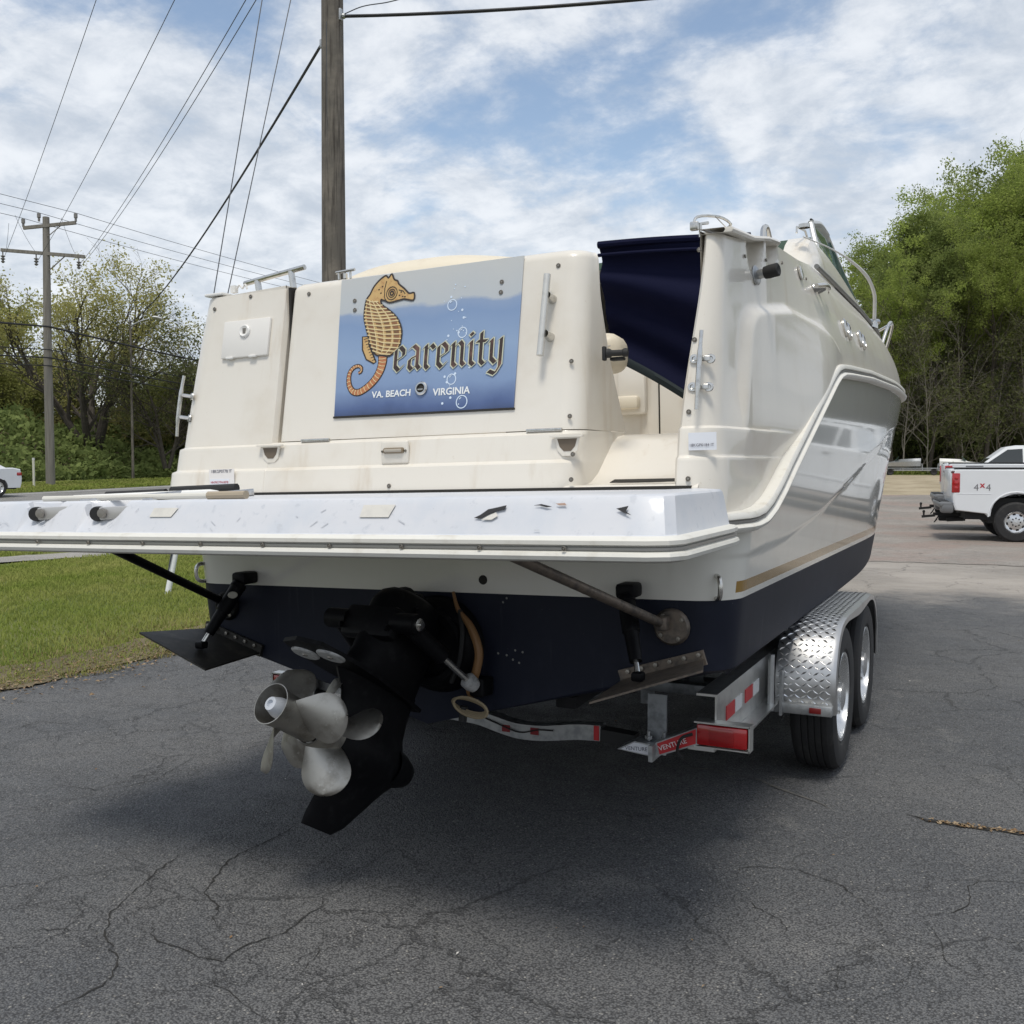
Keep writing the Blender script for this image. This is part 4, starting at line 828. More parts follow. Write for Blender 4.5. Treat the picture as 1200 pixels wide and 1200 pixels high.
for s in (-1, 1):
    A_ = dp(.225, .095, s * .155); G_ = Vector((.06 + s * .20, -.085, .605)); dd = G_ - A_
    c_ = B().tube([A_ - dd * .03, A_ + dd * .50], .031, 14).lathe([(.036, -.05), (.036, .05)], 14, axisM(A_, ks), True).out('trim_cylinder', BLACKP, drv); B().tube([A_ + dd * .5, A_ + dd * .92], .0125, 10).out('ram', STEEL, c_)
    B().lathe([(.0, .0), (.024, .0), (.030, .02), (.030, .045), (.012, .05)], 14, axisM(A_ + dd * .98, -dd)).out('ram_end', ZINC, c_); B().lathe([(.022, 0), (.022, .010), (.012, .012), (.012, .022), (0, .023)], 12, axisM(dp(.225, .095, s * .205), ks * s)).out('pivot_nut', STEEL, c_)
    B().bar(G_ + Vector((0, .0, 0)), (G_.x, 0, .60), .06, .07, bev=.01).out('ram_bracket', BLACKP, drv)
B().tube([dp(.17, .10, -.18), dp(.17, .10, .18)], .019, 12).out('pivot_shaft', BLACKP, drv)
B().box(dp(-.02, .40, .0), (.03, .10, .14), Matrix((ks, ka, kd)).transposed(), .01).out('water_intake', BLACKP, leg)
PH1, PH2 = .0, .5
# two counter-rotating propellers
def blade(base, zo, n=15, k=9, Rr=.192, wd=.150, pitch=R(38), hand=1, rake=.05):
    """surface of a broad rounded blade; hub axis +Z"""
    front, back = [], []
    for i in range(n):
        f = sin(i / (n - 1) * pi / 2); r_ = .048 + (Rr - .048) * f; chord = wd * (.72 + .62 * f) * math.sqrt(max(.0, 1 - max(0, (f - .45) / .55) ** 2.4)) + .004; p_ = math.atan2(.085, r_) if True else pitch
        ra, rb_ = [], []
        for j in range(k):
            u = (j / (k - 1) - .5) * chord; sk = .035 * f * f; a = base + (u * cos(p_) + sk) / r_ * hand; z = zo + u * sin(p_) * hand * hand - rake * f + .012 * math.cos(pi * u / (chord + 1e-5)); th_ = .0045 * (1 - f * .75) * math.sqrt(max(0, 1 - (2 * j / (k - 1) - 1) ** 2)) + .0009
            ra.append(Vector((r_ * cos(a), r_ * sin(a), z * 1 + th_))); rb_.append(Vector((r_ * cos(a), r_ * sin(a), z - th_)))
        front.append(ra); back.append(rb_)
    return front, back
def prop(c, hub, nb_, ph, hand, Rr, zo=0.):
    m = axisM(c, ka); p = B().lathe(hub, 28, m).out('propeller', PROPM, drv, True, 40)
    for i in range(nb_):
        fr, bk_ = blade(ph + 2 * pi * i / nb_, zo, hand=hand, Rr=Rr); bb = B(); T = lambda g: [[m @ v for v in r] for r in g]
        fr, bk_ = T(fr), T(bk_); edge = [[a, c_] for a, c_ in zip([r[0] for r in fr] + fr[-1] + [r[-1] for r in reversed(fr)], [r[0] for r in bk_] + bk_[-1] + [r[-1] for r in reversed(bk_)])]
        bb.grid(fr).grid(bk_).grid(edge); bb.out('blade', PROPM, p, True, 50)
    return p
prop(dp(.27, .515), [(.066, -.05), (.066, .055), (.060, .055)], 4, PH2, -1, .205)
prop(dp(.40, .515), [(.058, -.07), (.058, -.05), (.059, .06), (.067, .125), (.0675, .127), (.0645, .127), (.056, .06), (.050, -.02), (.0, -.02)], 3, PH1, 1, .198, .035)
B().lathe([(.034, -.02), (.037, .02), (.033, .06), (.022, .094), (.012, .096), (.011, .085), (0, .085)], 18, axisM(dp(.435, .515), ka)).out('zinc_nut', pm('zinc_nut_pale', (.62, .65, .70), .5), drv)
# hose and coiled cord beside the drive
b = B(); rp = bez([(.143, -.03, .945), (.175, -.05, .88), (.235, -.07, .825), (.272, -.08, .74), (.258, -.08, .66), (.225, -.07, .60), (.225, -.06, .56)], 6); b.tube(rp, [.006 + .010 * ss(i, 0, 16) - .005 * ss(i, 26, 36) for i in range(len(rp))], 10); b.out('flush_hose', HOSE, drv)
b = B()
for k in range(4): b.tube(bez([(.225 + .07 * cos(t) + .006 * k, -.075 - .008 * k, .535 + (.022 + .004 * k) * sin(t) - .012 * cos(t)) for t in np.linspace(0, 2 * pi, 13)], 2), .0052, 6)
b.out('cord_coil', ROPE, drv); B().tube([(.20, -.07, .53), (.195, -.075, .475)], .016, 8).out('cord_knot', BLKRUB, drv)
b = B(); 
for P in ([(.02, -.06, .93), (.06, -.12, .88), (.03, -.18, .80), (.08, -.2, .70)], [(.18, -.05, .88), (.21, -.09, .80), (.20, -.10, .70), (.16, -.09, .62)], [(-.05, -.06, .9), (-.1, -.1, .84), (-.06, -.16, .78)]): b.tube(bez(P, 6), .010, 8)
b.out('hydraulic_hoses', BLKRUB, drv)

# ---- cockpit: bulkhead with door, seat, canvas cover
bh = B().box((.0, 2.62, 1.72), (1.9, .04, .90)).out('cabin_bulkhead', GEL, boat)
d_ = B().box((.43, 2.585, 1.74), (.62, .03, .86), None, .012).out('cabin_door', GEL, bh); B().box((.115, 2.60, 1.74), (.014, .02, .86)).out('door_gap', SHADOWGAP, bh)
B().box((.20, 2.565, 1.985), (.055, .03, .075), None, .01).out('door_latch', BLKRUB, d_); B().box((.30, 2.567, 1.93), (.09, .004, .035)).out('door_notice', STK, d_); text_mesh('notice_print', 'CAUTION', .014, INKT, d_, Matrix.Translation((.30, 2.563, 1.925)) @ Matrix.Rotation(pi / 2, 4, 'X'), .0002)
B().box((-.05, 2.57, 1.90), (.18, .05, .34), None, .02).out('drink_holder', GEL, bh); B().box((-.07, 2.52, 1.80), (.16, .07, .08), None, .02).out('holder_lip', CREAMV, bh)
B().box((.38, .43, 1.66), (.42, .14, .33), None, .03, 3).out('seat_base', GEL, boat)
st_ = B().box((.395, .44, 1.84), (.54, .17, .15), Matrix.Rotation(R(-4), 3, 'X'), .055, 4).out('seat_backrest', CREAMV, boat); B().tube([(.16, .353, 1.86), (.64, .353, 1.86)], .003, 6).out('piping', GEL, st_)
rws = []
for f in np.linspace(0, 1, 25):                      # padded sun lounge cover that shows over the hatch
    x = -.86 + 1.36 * f; hgt = .135 * ss(f, -.03, .42) * (1 - .55 * ss(f, .55, 1.02)) ; hgt = max(hgt, .012); rws.append([(x, .24, 2.14), (x, .25, 2.15 + hgt * .5), (x, .29, 2.15 + hgt * .85), (x, .36, 2.15 + hgt), (x, .37 + .33 * (1 - ss(f, .3, .85)), 2.15 + hgt * 1.02), (x, .38 + .57 * (1 - ss(f, .3, .85)), 2.15 + hgt * .5), (x, .39 + .61 * (1 - ss(f, .3, .85)), 2.1)])
B().grid(rws).out('sunpad', CREAMV, boat, True, 60)
rws = []
for f in np.linspace(0, 1, 40):
    X = .385 + .665 * f; top = 2.372 - .03 * f + .012 * sin(X * 3); a = (X - .02) / .95; bot_z = 2.055 - .30 * max(0, X - .0) ** 1.0 - .26 * max(0, X) ** 2.2; r = []
    for g in np.linspace(0, 1, 30):
        z = top + (bot_z - top) * g; y = .92 + .10 * g + .020 * sin(9 * g + 2.2 * X + .8 * sin(5 * X)) * ss(g, .02, .2) + .014 * sin(19 * g - 3 * X); r.append((X, y, z))
    r = [(X, 1.32, top + .03), (X, 1.2, top + .03), (X, .99, top + .008), (X, .935, top + .004)] + r; rws.append(r)
cv = B().grid(rws).out('canvas_cover', NAVYC, boat, True, 70)
tp_ = [Vector(r[-1]) + Vector((0, -.012, 0)) for r in rws]; B().grid([[p + Vector((0, -.004, .030)), p + Vector((0, -.008, .015)), p + Vector((0, -.002, -.012)), p + Vector((0, .008, -.012))] for p in tp_]).out('canvas_binding', NAVYB, cv)
B().tube([Vector(r[4]) + Vector((0, .0, -.004)) for r in rws], .016, 8).out('canvas_hem', NAVYC, cv); B().tube([Vector(r[4]) + Vector((0, -.005, -.05)) for r in rws], .008, 8).out('canvas_bow', NAVYC, cv)
# ---- hardware on top of the quarters
cp = [(.0, 1.185), (.3, 1.19), (.5, 1.20), (.70, 1.20)]
b = B().grid([[(1.09, y, interp(y, ZT) + .016), (x + .012, y, interp(y, ZT) + .014), (x + .016, y, interp(y, ZT) + .006), (x + .01, y, interp(y, ZT) - .002), (1.09, y, interp(y, ZT) + .0)] for y, x in [(-.005, 1.16)] + cp + [(.78, 1.17)]])
b.out('coaming_plate', GEL, boat, True, 40)
screws(boat, [(Vector((deckX(z, y) + .002, y, z)), (1, 0, .1)) for y, z in ((.27, 2.12), (.52, 2.15), (.80, 2.19), (1.3, 2.21), (2.0, 2.26))], .007)
b = B().tube([(1.06, .12, 2.17), (1.06, .12, 2.215), (1.075, .16, 2.225)], .006, 8).tube(bez([(1.04, .10, 2.20), (1.05, .12, 2.24), (1.10, .22, 2.255), (1.12, .30, 2.245), (1.09, .33, 2.235)], 4), .005, 8).box((1.045, .10, 2.205), (.03, .02, .03), None, .005).tube([(1.10, .16, 2.245), (1.13, .42, 2.20)], .0018, 6); b.out('canvas_fitting', STEEL, boat)
m = axisM((deckX(2.075, .40) + .004, .40, 2.075), (1, -.18, .12)); b = B().lathe([(.036, 0), (.036, .004), (.030, .008), (.017, .010), (.017, .035)], 18, m).out('filler_flange', GALV, boat); B().lathe([(.022, .035), (.024, .05), (.024, .085), (.019, .088), (0, .080)], 18, m).out('hose_end', BLKRUB, b)
def lowcleat(y, z):
    x = deckX(z, y) + .004; b = B().lathe([(.022, 0), (.018, .02), (.013, .035)], 12, axisM((x, y - .05, z - .01), (1, 0, .2))).lathe([(.022, 0), (.018, .02), (.013, .035)], 12, axisM((x, y + .05, z), (1, 0, .2))); b.tube(bez([(x + .03, y - .17, z - .02), (x + .045, y - .05, z), (x + .045, y + .05, z + .01), (x + .03, y + .17, z + .02)], 4), .011, 8); return b.out('cleat', STEEL, boat)
lowcleat(1.5, 2.20)
B().lathe([(.030, 0), (.032, .008), (.020, .012), (0, .010)], 16, axisM((deckX(2.21, 1.16) + .002, 1.16, 2.21), (1, 0, .2))).out('filler_cap', STEEL, boat)
for y, z in ((2.05, 2.08), (2.16, 2.075), (2.58, 2.085), (2.70, 2.08)): B().lathe([(.036, 0), (.038, .012), (.026, .020), (.022, .008), (0, .008)], 16, axisM((deckX(z, y), y, z), (1, -.05, .2)) @ Matrix.Diagonal((.75, 1.3, 1, 1))).out('through_hull', STEEL, boat)
b = B().tube([(1.09, 1.02, 2.285), (1.08, 1.05, 2.385)], .010, 8).tube(bez([(1.10, .92, 2.30), (1.09, .98, 2.37), (1.09, 1.04, 2.395), (1.09, 1.09, 2.37), (1.09, 1.16, 2.30)], 4), .012, 8); b.out('canvas_track_end', STEEL, boat)
# coaming hump, side windscreen and its frame, stainless trim
for s in (-1, 1):
    rws = []
    for Y in np.linspace(2.05, 5.4, 30):
        xt, zt = interp(Y, XT) - .015, interp(Y, ZT) + .005; top = zt + .02 + (.24 * ss(Y, 2.05, 2.55)) * (1 - .40 * ss(Y, 2.9, 5.2)); rws.append([(s * xt, Y, zt), (s * (xt - .03), Y, zt + (top - zt) * .55), (s * (xt - .075), Y, top - .012), (s * (xt - .10), Y, top), (s * (xt - .20), Y, top), (s * (xt - .24), Y, zt - .1)])
    B().grid(rws).add(rws[0], [tuple(range(6))]).out('windscreen_coaming', GEL, boat, True, 30)
    zc = lambda Y: interp(Y, ZT) + .025 + .24 * ss(Y, 2.05, 2.55) * (1 - .40 * ss(Y, 2.9, 5.2)); xc = lambda Y: interp(Y, XT) - .125
    A_, Bb, Cc = Vector((s * xc(2.9), 2.95, zc(2.95))), Vector((s * (xc(3.6) - .06), 3.75, 2.935)), Vector((s * xc(5.0), 5.05, zc(5.05)))
    A2 = Vector((s * (xc(3) - .05), 3.05, 2.86)); base = [Vector((s * xc(Y), Y, zc(Y))) for Y in np.linspace(2.95, 5.05, 12)]
    gl = B().add(base + [Bb, A2], [tuple(range(14))]).out('side_windscreen', GLASSG, boat, False)
    b = B().tube([A_, A2.lerp(A_, .5), A2], .018, 8).tube(bez([A2, A2.lerp(Bb, .5) + Vector((0, 0, .03)), Bb], 4), .022, 8).tube([Bb, Bb.lerp(Cc, .5), Cc], .016, 8); b.tube(base, .010, 8); b.out('windscreen_frame', pm('frame_pale', (.55, .56, .55), .35, .5), gl)
    B().tube([Bb + Vector((0, .012, .02)), Bb.lerp(Cc, .5) + Vector((0, .016, .01)), Cc], .009, 8).tube([A2 + Vector((0, 0, .025)), Bb + Vector((0, 0, .028))], .008, 6).out('windscreen_gasket', BLKRUB, gl)
    B().tube([(s * (interp(Y, XT) - .002), Y, interp(Y, ZT) + .028) for Y in np.linspace(2.05, 5.6, 24)], .013, 8).out('trim_strip', pm('trim_grey', (.22, .22, .215), .4, .6), boat)
B().add([(-1.02, 4.5, 2.60), (-.93, 3.75, 2.935), (.93, 3.75, 2.935), (1.02, 4.5, 2.60)], [(0, 1, 2, 3)]).out('windscreen', GLASSG, boat, False)
# folded antenna along the windscreen, bow rail stanchion
b = B(); ap = bez([(1.085, 1.95, 2.54), (1.105, 2.75, 2.63), (1.12, 3.5, 2.69), (1.13, 4.2, 2.71), (1.13, 4.6, 2.66), (1.12, 4.72, 2.58), (1.11, 4.78, 2.48)], 6); b.tube(ap, [.004 + .009 * ss(i, 4, 20) for i in range(len(ap))], 8); b.out('antenna', WPLAST, boat); B().lathe([(.05, 0), (.04, .03), (.022, .05)], 12, axisM((1.09, 4.78, 2.44), (.4, 0, 1))).tube([(1.07, 4.72, 2.47), (1.13, 4.84, 2.48)], .022, 8).out('antenna_mount', STEEL, boat)
b = B().tube([(.98, 2.35, 2.655), (.98, 2.36, 2.69), (1.0, 2.5, 2.695), (1.0, 2.56, 2.67)], .006, 6).lathe([(.03, 0), (.03, .02), (0, .025)], 10, axisM((1.03, 2.3, 2.665), (0, 0, 1))); b.out('snap_fitting', STEEL, boat)
for s in (-1, 1):
    b = B().tube(bez([(s * 1.04, 5.85, 2.38), (s * 1.08, 5.95, 2.55), (s * 1.10, 6.08, 2.635), (s * 1.10, 6.24, 2.62), (s * 1.06, 6.32, 2.5), (s * 1.00, 6.36, 2.33)], 5), .0135, 10); b.tube(bez([(s * 1.10, 6.15, 2.63), (s * .8, 6.8, 2.6), (s * .45, 7.6, 2.58), (s * .02, 7.95, 2.57)], 6), .0135, 10); b.tube([(s * 1.01, 5.79, 2.5), (s * .985, 6.1, 2.53)], .008, 8); b.out('bow_rail', STEEL, boat)
b = B().tube([(-.88, .06, 2.205), (-.565, .06, 2.24)], .011, 10).tube([(-.80, .06, 2.14), (-.812, .06, 2.21)], .014, 10).tube([(-.625, .06, 2.16), (-.635, .06, 2.23)], .014, 10); b.out('hand_rail', STEEL, boat)
b = B().box((-1.0, .04, 2.163), (.10, .08, .012), None, .004).box((-.93, .05, 2.185), (.025, .02, .03)).tube(bez([(-.92, .05, 2.18), (-.90, .05, 2.20), (-.885, .05, 2.185), (-.87, .05, 2.20), (-.86, .05, 2.18)], 4), .004, 6); b.out('corner_fitting', WPLAST, boat)
# ================================================================ the boat trailer
TX = .07
trl = empty('boat_trailer', (TX, 0, 0)); tag(trl, 'tandem axle aluminium boat trailer with diamond plate fenders under the cruiser', 'trailer')
def P_(b, name, mat, par=trl, **k): return b.out(name, mat, par, **k)
GALD = pm('galvanised_dull', (.30, .315, .33), .5, .7, var=(18, (.18, .19, .20), .42, .7))
# C-section side beams with reflective tape
for s in (-1, 1):
    x = s * .945; b = B().box((x, 1.7, .47), (.008, 2.7, .19)).box((x + s * .0355, 1.7, .379), (.062, 2.7, .009)).box((x - s * .035, 1.7, .5695), (.078, 2.7, .009)); b.box((x - s * .034, 1.7, .379), (.059, 2.7, .009)); b.bar((x, 3.0, .47), (s * .06, 8.6, .47), .07, .19)
    bm_ = P_(b, 'side_beam', ALUM)
    for y in (.55, .86): B().box((x + s * .0055, y, .475), (.003, .13, .055)).out('reflector', REDT, bm_)
    for y in (.68, .99): B().box((x + s * .0055, y, .475), (.003, .11, .055)).out('reflector', pm('white_tape', (.62, .62, .62), .4), bm_)
    # tail light in its bracket
    b = B().box((s * .98, .345, .432), (.205, .016, .098), None, .004).box((s * .98, .325, .478), (.205, .055, .006)); b.box((s * .98, .325, .388), (.205, .055, .005)); b.box((s * 1.08, .325, .432), (.005, .055, .095)); b.box((s * .90, .36, .375), (.10, .09, .012)); tlg = P_(b, 'tail_light', ALUM)
    B().box((s * .98, .318, .433), (.186, .045, .076), None, .006, 2).out('lens', REDL, tlg); B().box((s * .98, .2945, .433), (.09, .003, .060), None, .001).out('lens_panel', pm('red_lens_dark', (.30, .006, .008), .12, coat=.6), tlg)
    # upright bunk with carpet
    for k, (bx, bz) in enumerate(((.55, .545), (.30, .455))):
        P_(B().bar((s * bx, .45, bz), (s * bx * .75, 5.4, bz + .10), .09, .05, bev=.008), 'bunk_board', pm('bunk_carpet', (.022, .022, .024), .95, bump=(200, .4, .003)))
        for y in (1.5, 2.4, 3.6): P_(B().box((s * bx, y, bz - .12), (.07, .012, .22)).box((s * bx, y + .03, bz - .03), (.07, .06, .008)), 'bunk_bracket', GALD)
# bent rear cross member: V shaped, galvanised, taped
def cross(P, mat, name, y, hgt, dep):
    Q = bez(P, 6); rws = []
    for p in Q: x, z = p.x, p.z; rws.append([(x, y, z), (x, y, z + hgt), (x, y + dep, z + hgt), (x, y + dep, z + hgt - .008), (x, y + .008, z + hgt - .008), (x, y + .008, z + .008), (x, y + dep, z + .008), (x, y + dep, z)])
    return P_(B().grid(rws, True), name, mat, ang=50)
c1 = cross([(-.90, 0, .40), (-.6, 0, .375), (-.3, 0, .345), (-.10, 0, .335), (.0, 0, .315), (.10, 0, .297), (.22, 0, .300), (.36, 0, .322), (.47, 0, .33)], GALV, 'cross_member', .40, .062, .06)
for x, z, w_ in ((.055, .333, .036), (.185, .336, .036), (.455, .361, .022)): B().box((x, .398, z), (w_, .004, .028 if w_ > .03 else .058)).out('reflector', REDT if w_ < .03 else pm('dark_red_tape', (.20, .012, .016), .4), c1)
B().tube(bez([(-.06, .396, .372), (.02, .392, .35), (.12, .392, .326), (.2, .392, .345), (.27, .392, .35)], 5), .003, 6).out('wiring', BLKRUB, c1)
P_(B().bar((.47, .43, .352), (.61, .43, .345), .06, .05), 'keel_pad', BLKRUB)
b = B().prism([(.585, .28, .345), (.72, .28, .333), (.72, .28, .378), (.655, .28, .383)], (0, .10, 0)); c2 = P_(b, 'cross_member', GALV, smooth=False)
B().prism([(.602, .2785, .348), (.715, .2785, .338), (.715, .2785, .374), (.655, .2785, .379)], (0, -.002, 0)).out('name_tape', pm('white_vinyl', (.70, .71, .74), .4), c2, False); text_mesh('tape_print', 'VENTURE', .0205, INKT, c2, Matrix.Translation((.663, .2755, .350)) @ Matrix.Rotation(R(-3), 4, 'Y') @ Matrix.Rotation(pi / 2, 4, 'X'), .0002)
b = B().prism([(.735, .285, .332), (.90, .30, .397), (.90, .30, .462), (.735, .285, .385)], (0, .09, 0)).box((.728, .30, .352), (.016, .11, .06)); c3 = P_(b, 'cross_member', GALV, smooth=False)
B().prism([(.752, .2835, .345), (.885, .296, .398), (.885, .296, .452), (.742, .2835, .384)], (0, -.002, 0)).out('name_tape', REDT, c3, False); text_mesh('tape_print', 'VENTURE', .026, pm('print_white', (.75, .72, .72), .5), c3, Matrix.Translation((.805, .2805, .380)) @ Matrix.Rotation(R(4), 4, 'Z') @ Matrix.Rotation(R(-22), 4, 'Y') @ Matrix.Rotation(pi / 2, 4, 'X'), .0002)
P_(B().tube(bez([(.88, .27, .44), (.84, .26, .42), (.825, .265, .37), (.84, .28, .345)], 6), .006, 6), 'wiring', BLKRUB)
P_(B().box((.715, .37, .46), (.075, .012, .18)).box((.715, .34, .375), (.085, .08, .01)), 'bunk_bracket', GALD)
for x in (.695, .755): P_(B().tube([(x, .33, .33), (x, .33, .415)], .008, 8).lathe([(.016, 0), (.016, .012)], 6, axisM((x, .33, .385), (0, 0, 1)), True), 'u_bolt', GALV)
for y in (1.35, 2.0, 2.75, 4.4, 6.2): P_(B().bar((-min(.92, .92 - (y - 3) * .16), y, .36), (min(.92, .92 - (y - 3) * .16), y, .36), .075, .05, bev=.005), 'cross_member', GALD)
# axles, wheels
def wheel(s, y, par, r=.335, wd=.195, rim=.205, rimmat=None):
    w_ = empty('wheel', (0, 0, 0), par=par); m = axisM((s * 1.135, y, r), (s, 0, 0)); h = wd / 2
    prof = [(rim + .004, -h * .82), (rim + .02, -h * .95), (r * .86, -h * 1.04), (r * .955, -h * .93), (r * .985, -h * .80)]
    for k in range(5):
        a0 = -h * .74 + k * h * .296; prof += [(r * .995, a0), (r, a0 + .01), (r, a0 + h * .24), (r * .995, a0 + h * .25), (r * .97, a0 + h * .255), (r * .97, a0 + h * .29)]
    prof = prof[:-2] + [(r * .985, h * .80), (r * .955, h * .93), (r * .86, h * 1.04), (rim + .02, h * .95), (rim + .004, h * .82)]
    B().lathe(prof, 56, m).out('tyre', TYRE, w_, True, 30)
    b = B().lathe([(rim + .006, h * .84), (rim + .002, h * .92), (rim - .012, h * .90), (rim - .016, h * .6), (rim - .03, h * .35), (rim * .68, h * .32), (rim * .5, h * .55), (rim * .33, h * .62), (rim * .32, h * .9), (rim * .2, h * .98), (0, h * 1.0)], 40, m); b.lathe([(rim + .006, -h * .84), (rim - .015, -h * .8), (rim - .02, h * .3)], 40, m); rm = b.out('rim', rimmat or ALUM, w_, True, 35)
    for k in range(8):
        a = k * pi / 4; q = m @ Vector((rim * .80 * cos(a), rim * .80 * sin(a), h * .335)); B().lathe([(0, .004), (.021, .004), (.026, .001)], 12, axisM(q, (s, 0, 0))).out('rim_hole', BLKRUB, rm)
    for k in range(5): a = k * 2 * pi / 5; q = m @ Vector((rim * .42 * cos(a), rim * .42 * sin(a), h * .58)); B().lathe([(.011, 0), (.011, .016), (0, .018)], 6, axisM(q, (s, 0, 0))).out('lug_nut', STEEL, rm)
    return w_
RIMM = pm('rim_silver', (.68, .69, .70), .25, .85)
for y in (1.60, 2.43):
    P_(B().tube([(-1.0, y, .33), (1.0, y, .33)], .035, 10), 'axle', GALD)
    for s in (-1, 1): wheel(s, y, trl, rimmat=RIMM); P_(B().bar((s * .90, y - .30, .40), (s * .90, y + .30, .40), .06, .02), 'leaf_spring', GALD)
# diamond plate fenders; tread bars are raised geometry
DPL = pm('diamond_plate', (.52, .52, .52), .36, .95, var=(10, (.40, .40, .40), .45, .8)); DTOP = pm('diamond_bars', (.74, .74, .73), .24, 1.)
for s in (-1, 1):
    xi, xo = s * .985, s * 1.225; pf = [(1.235, .325), (1.215, .42), (1.225, .52), (1.30, .645), (1.40, .705), (1.55, .722), (2.48, .722), (2.63, .70), (2.75, .63), (2.83, .51), (2.845, .33)]
    Q = []
    for i in range(len(pf) - 1):
        n = max(1, int(math.hypot(pf[i + 1][0] - pf[i][0], pf[i + 1][1] - pf[i][1]) / .02)); Q += [(pf[i][0] + (pf[i + 1][0] - pf[i][0]) * k / n, pf[i][1] + (pf[i + 1][1] - pf[i][1]) * k / n) for k in range(n)]
    Q.append(pf[-1]); sm = Q
    for _ in range(6): sm = [sm[0]] + [((sm[i - 1][0] + 2 * sm[i][0] + sm[i + 1][0]) / 4, (sm[i - 1][1] + 2 * sm[i][1] + sm[i + 1][1]) / 4) for i in range(1, len(sm) - 1)] + [sm[-1]]
    cY, cZ = 2.03, .36; ins = lambda p, d: (p[0] + (cY - p[0]) * d / max(.2, math.hypot(cY - p[0], cZ - p[1])), p[1] + (cZ - p[1]) * d / max(.2, math.hypot(cY - p[0], cZ - p[1])))
    rws = []
    for p in sm: i1, i2 = ins(p, .012), ins(p, .05); rws.append([(xi, *p), (xo, *p), (xo + s * .018, *i1), (xo + s * .020, *i2), (xo + s * .012, *i2), (xo + s * .010, *i1), (xo - s * .004, *ins(p, .008)), (xi, *ins(p, .008))])
    fen = P_(B().grid(rws, True), 'fender', DPL, ang=40)
    b = B(); L_ = [0]
    for i in range(1, len(sm)): L_.append(L_[-1] + math.hypot(sm[i][0] - sm[i - 1][0], sm[i][1] - sm[i - 1][1]))
    def onf(d, x, off=0.):
        d = min(max(d, 0.), L_[-1] - 1e-4); i = next(k for k in range(len(L_) - 1) if L_[k + 1] >= d); f = (d - L_[i]) / (L_[i + 1] - L_[i]); y_ = sm[i][0] + (sm[i + 1][0] - sm[i][0]) * f; z_ = sm[i][1] + (sm[i + 1][1] - sm[i][1]) * f
        ty, tz = sm[i + 1][0] - sm[i][0], sm[i + 1][1] - sm[i][1]; l = math.hypot(ty, tz); return Vector((x, y_ - tz / l * off, z_ + ty / l * off))
    nr = int(L_[-1] / .026)
    for i in range(1, nr):
        for j in range(9):
            d = i * .026; x = 1.004 + j * .0260 + (.0) ; a = (1 if (i + j) % 2 else -1); ex_ = Vector((.0125, .0085 * a)); nx_ = Vector((-.0024 * a, .0034))
            b.add([onf(d - ex_.y, s * (x - ex_.x), .0004), onf(d + nx_.y, s * (x + nx_.x), .0032), onf(d + ex_.y, s * (x + ex_.x), .0004), onf(d - nx_.y, s * (x - nx_.x), .0032)], [(0, 1, 2), (0, 2, 3)])
    b.out('tread_bars', DTOP, fen, False, kind='stuff')
    P_(B().bar((s * .95, 1.205, .352), (s * 1.235, 1.205, .352), .045, .045, bev=.004).box((s * 1.02, 1.19, .42), (.012, .05, .20)), 'fender_bracket', GALV); P_(B().bar((s * .95, 2.86, .352), (s * 1.235, 2.86, .352), .045, .045, bev=.004), 'fender_bracket', GALV)
    B().box((s * 1.165, 1.181, .352), (.05, .006, .025), None, .002).out('side_marker', pm('dark_red_lens', (.16, .01, .01), .3), fen)
    P_(B().tube([(s * .99, 1.10, .355), (s * .992, 1.10, .60)], .014, 8), 'guide_post', GALV)
b = B().bar((0, 8.3, .44), (0, 9.9, .44), .1, .1, bev=.006); P_(b, 'tongue', ALUM); P_(B().tube([(0, 9.5, 0.02), (0, 9.5, .75)], .035, 10).lathe([(.1, 0), (.1, .02)], 12, axisM((0, 9.5, .0), (0, 0, 1)), True), 'jack', GALV)
P_(B().bar((0, 8.3, .44), (0, 8.2, 1.3), .08, .08).bar((0, 8.2, 1.28), (0, 7.98, 1.28), .12, .1, bev=.02), 'winch_post', GALV)

# ================================================================ parked vehicles
CARW = pm('car_white', (.70, .72, .74), .35, coat=.35, var=(2, (.66, .68, .70), .45, .8)); GLASSD = pm('car_glass', (.02, .026, .028), .04, spec=.8); CHROME = pm('chrome', (.65, .65, .65), .12, 1.); BUMP = pm('bumper_grey', (.16, .165, .17), .4, .3); UNDER = pm('underbody', (.012, .012, .012), .8); DIRT = pm('car_dirt', (.40, .38, .34), .6)
DECAL = pm('decal_grey', (.16, .16, .17), .4); DECR = pm('decal_red', (.42, .03, .04), .4)
def lin(z, a, c): return min(1., max(0., (z - a) / (c - a)))
def side_body(b, prof, hw, arches, bev=.05, crown=0.):
    """closed side profile [(y, z)] with wheel arch cut-outs, lofted across the width with rounded shoulders"""
    def cut(P):
        o = []
        for p in P: o.append(p)
        return o
    rws = []
    for x, ins in ((-hw + .0, .045), (-hw - .0, .0), (hw, .0), (hw, .045)): rws.append(None)
    n = len(prof); cy = sum(p[0] for p in prof) / n; cz = sum(p[1] for p in prof) / n
    def ring(x, d): return [Vector((x, p[0] + (cy - p[0]) * d / 2.5, p[1] - (d if p[1] > cz else -d * .4))) for p in prof]
    R_ = [ring(-hw, .035), ring(-hw + .014, .012), ring(-hw + .05, .0)]; R2 = [ring(hw - .05, .0), ring(hw - .014, .012), ring(hw, .035)]
    b.grid(R_ + R2, True); b.add(R_[0], [tuple(range(n))]); b.add(R2[-1], [tuple(range(n))]); return b
def arch(y, r, z0, n=14): return [(y + r * cos(pi * (1 - k / n)), .40 + r * sin(pi * (1 - k / n))) for k in range(n + 1)]
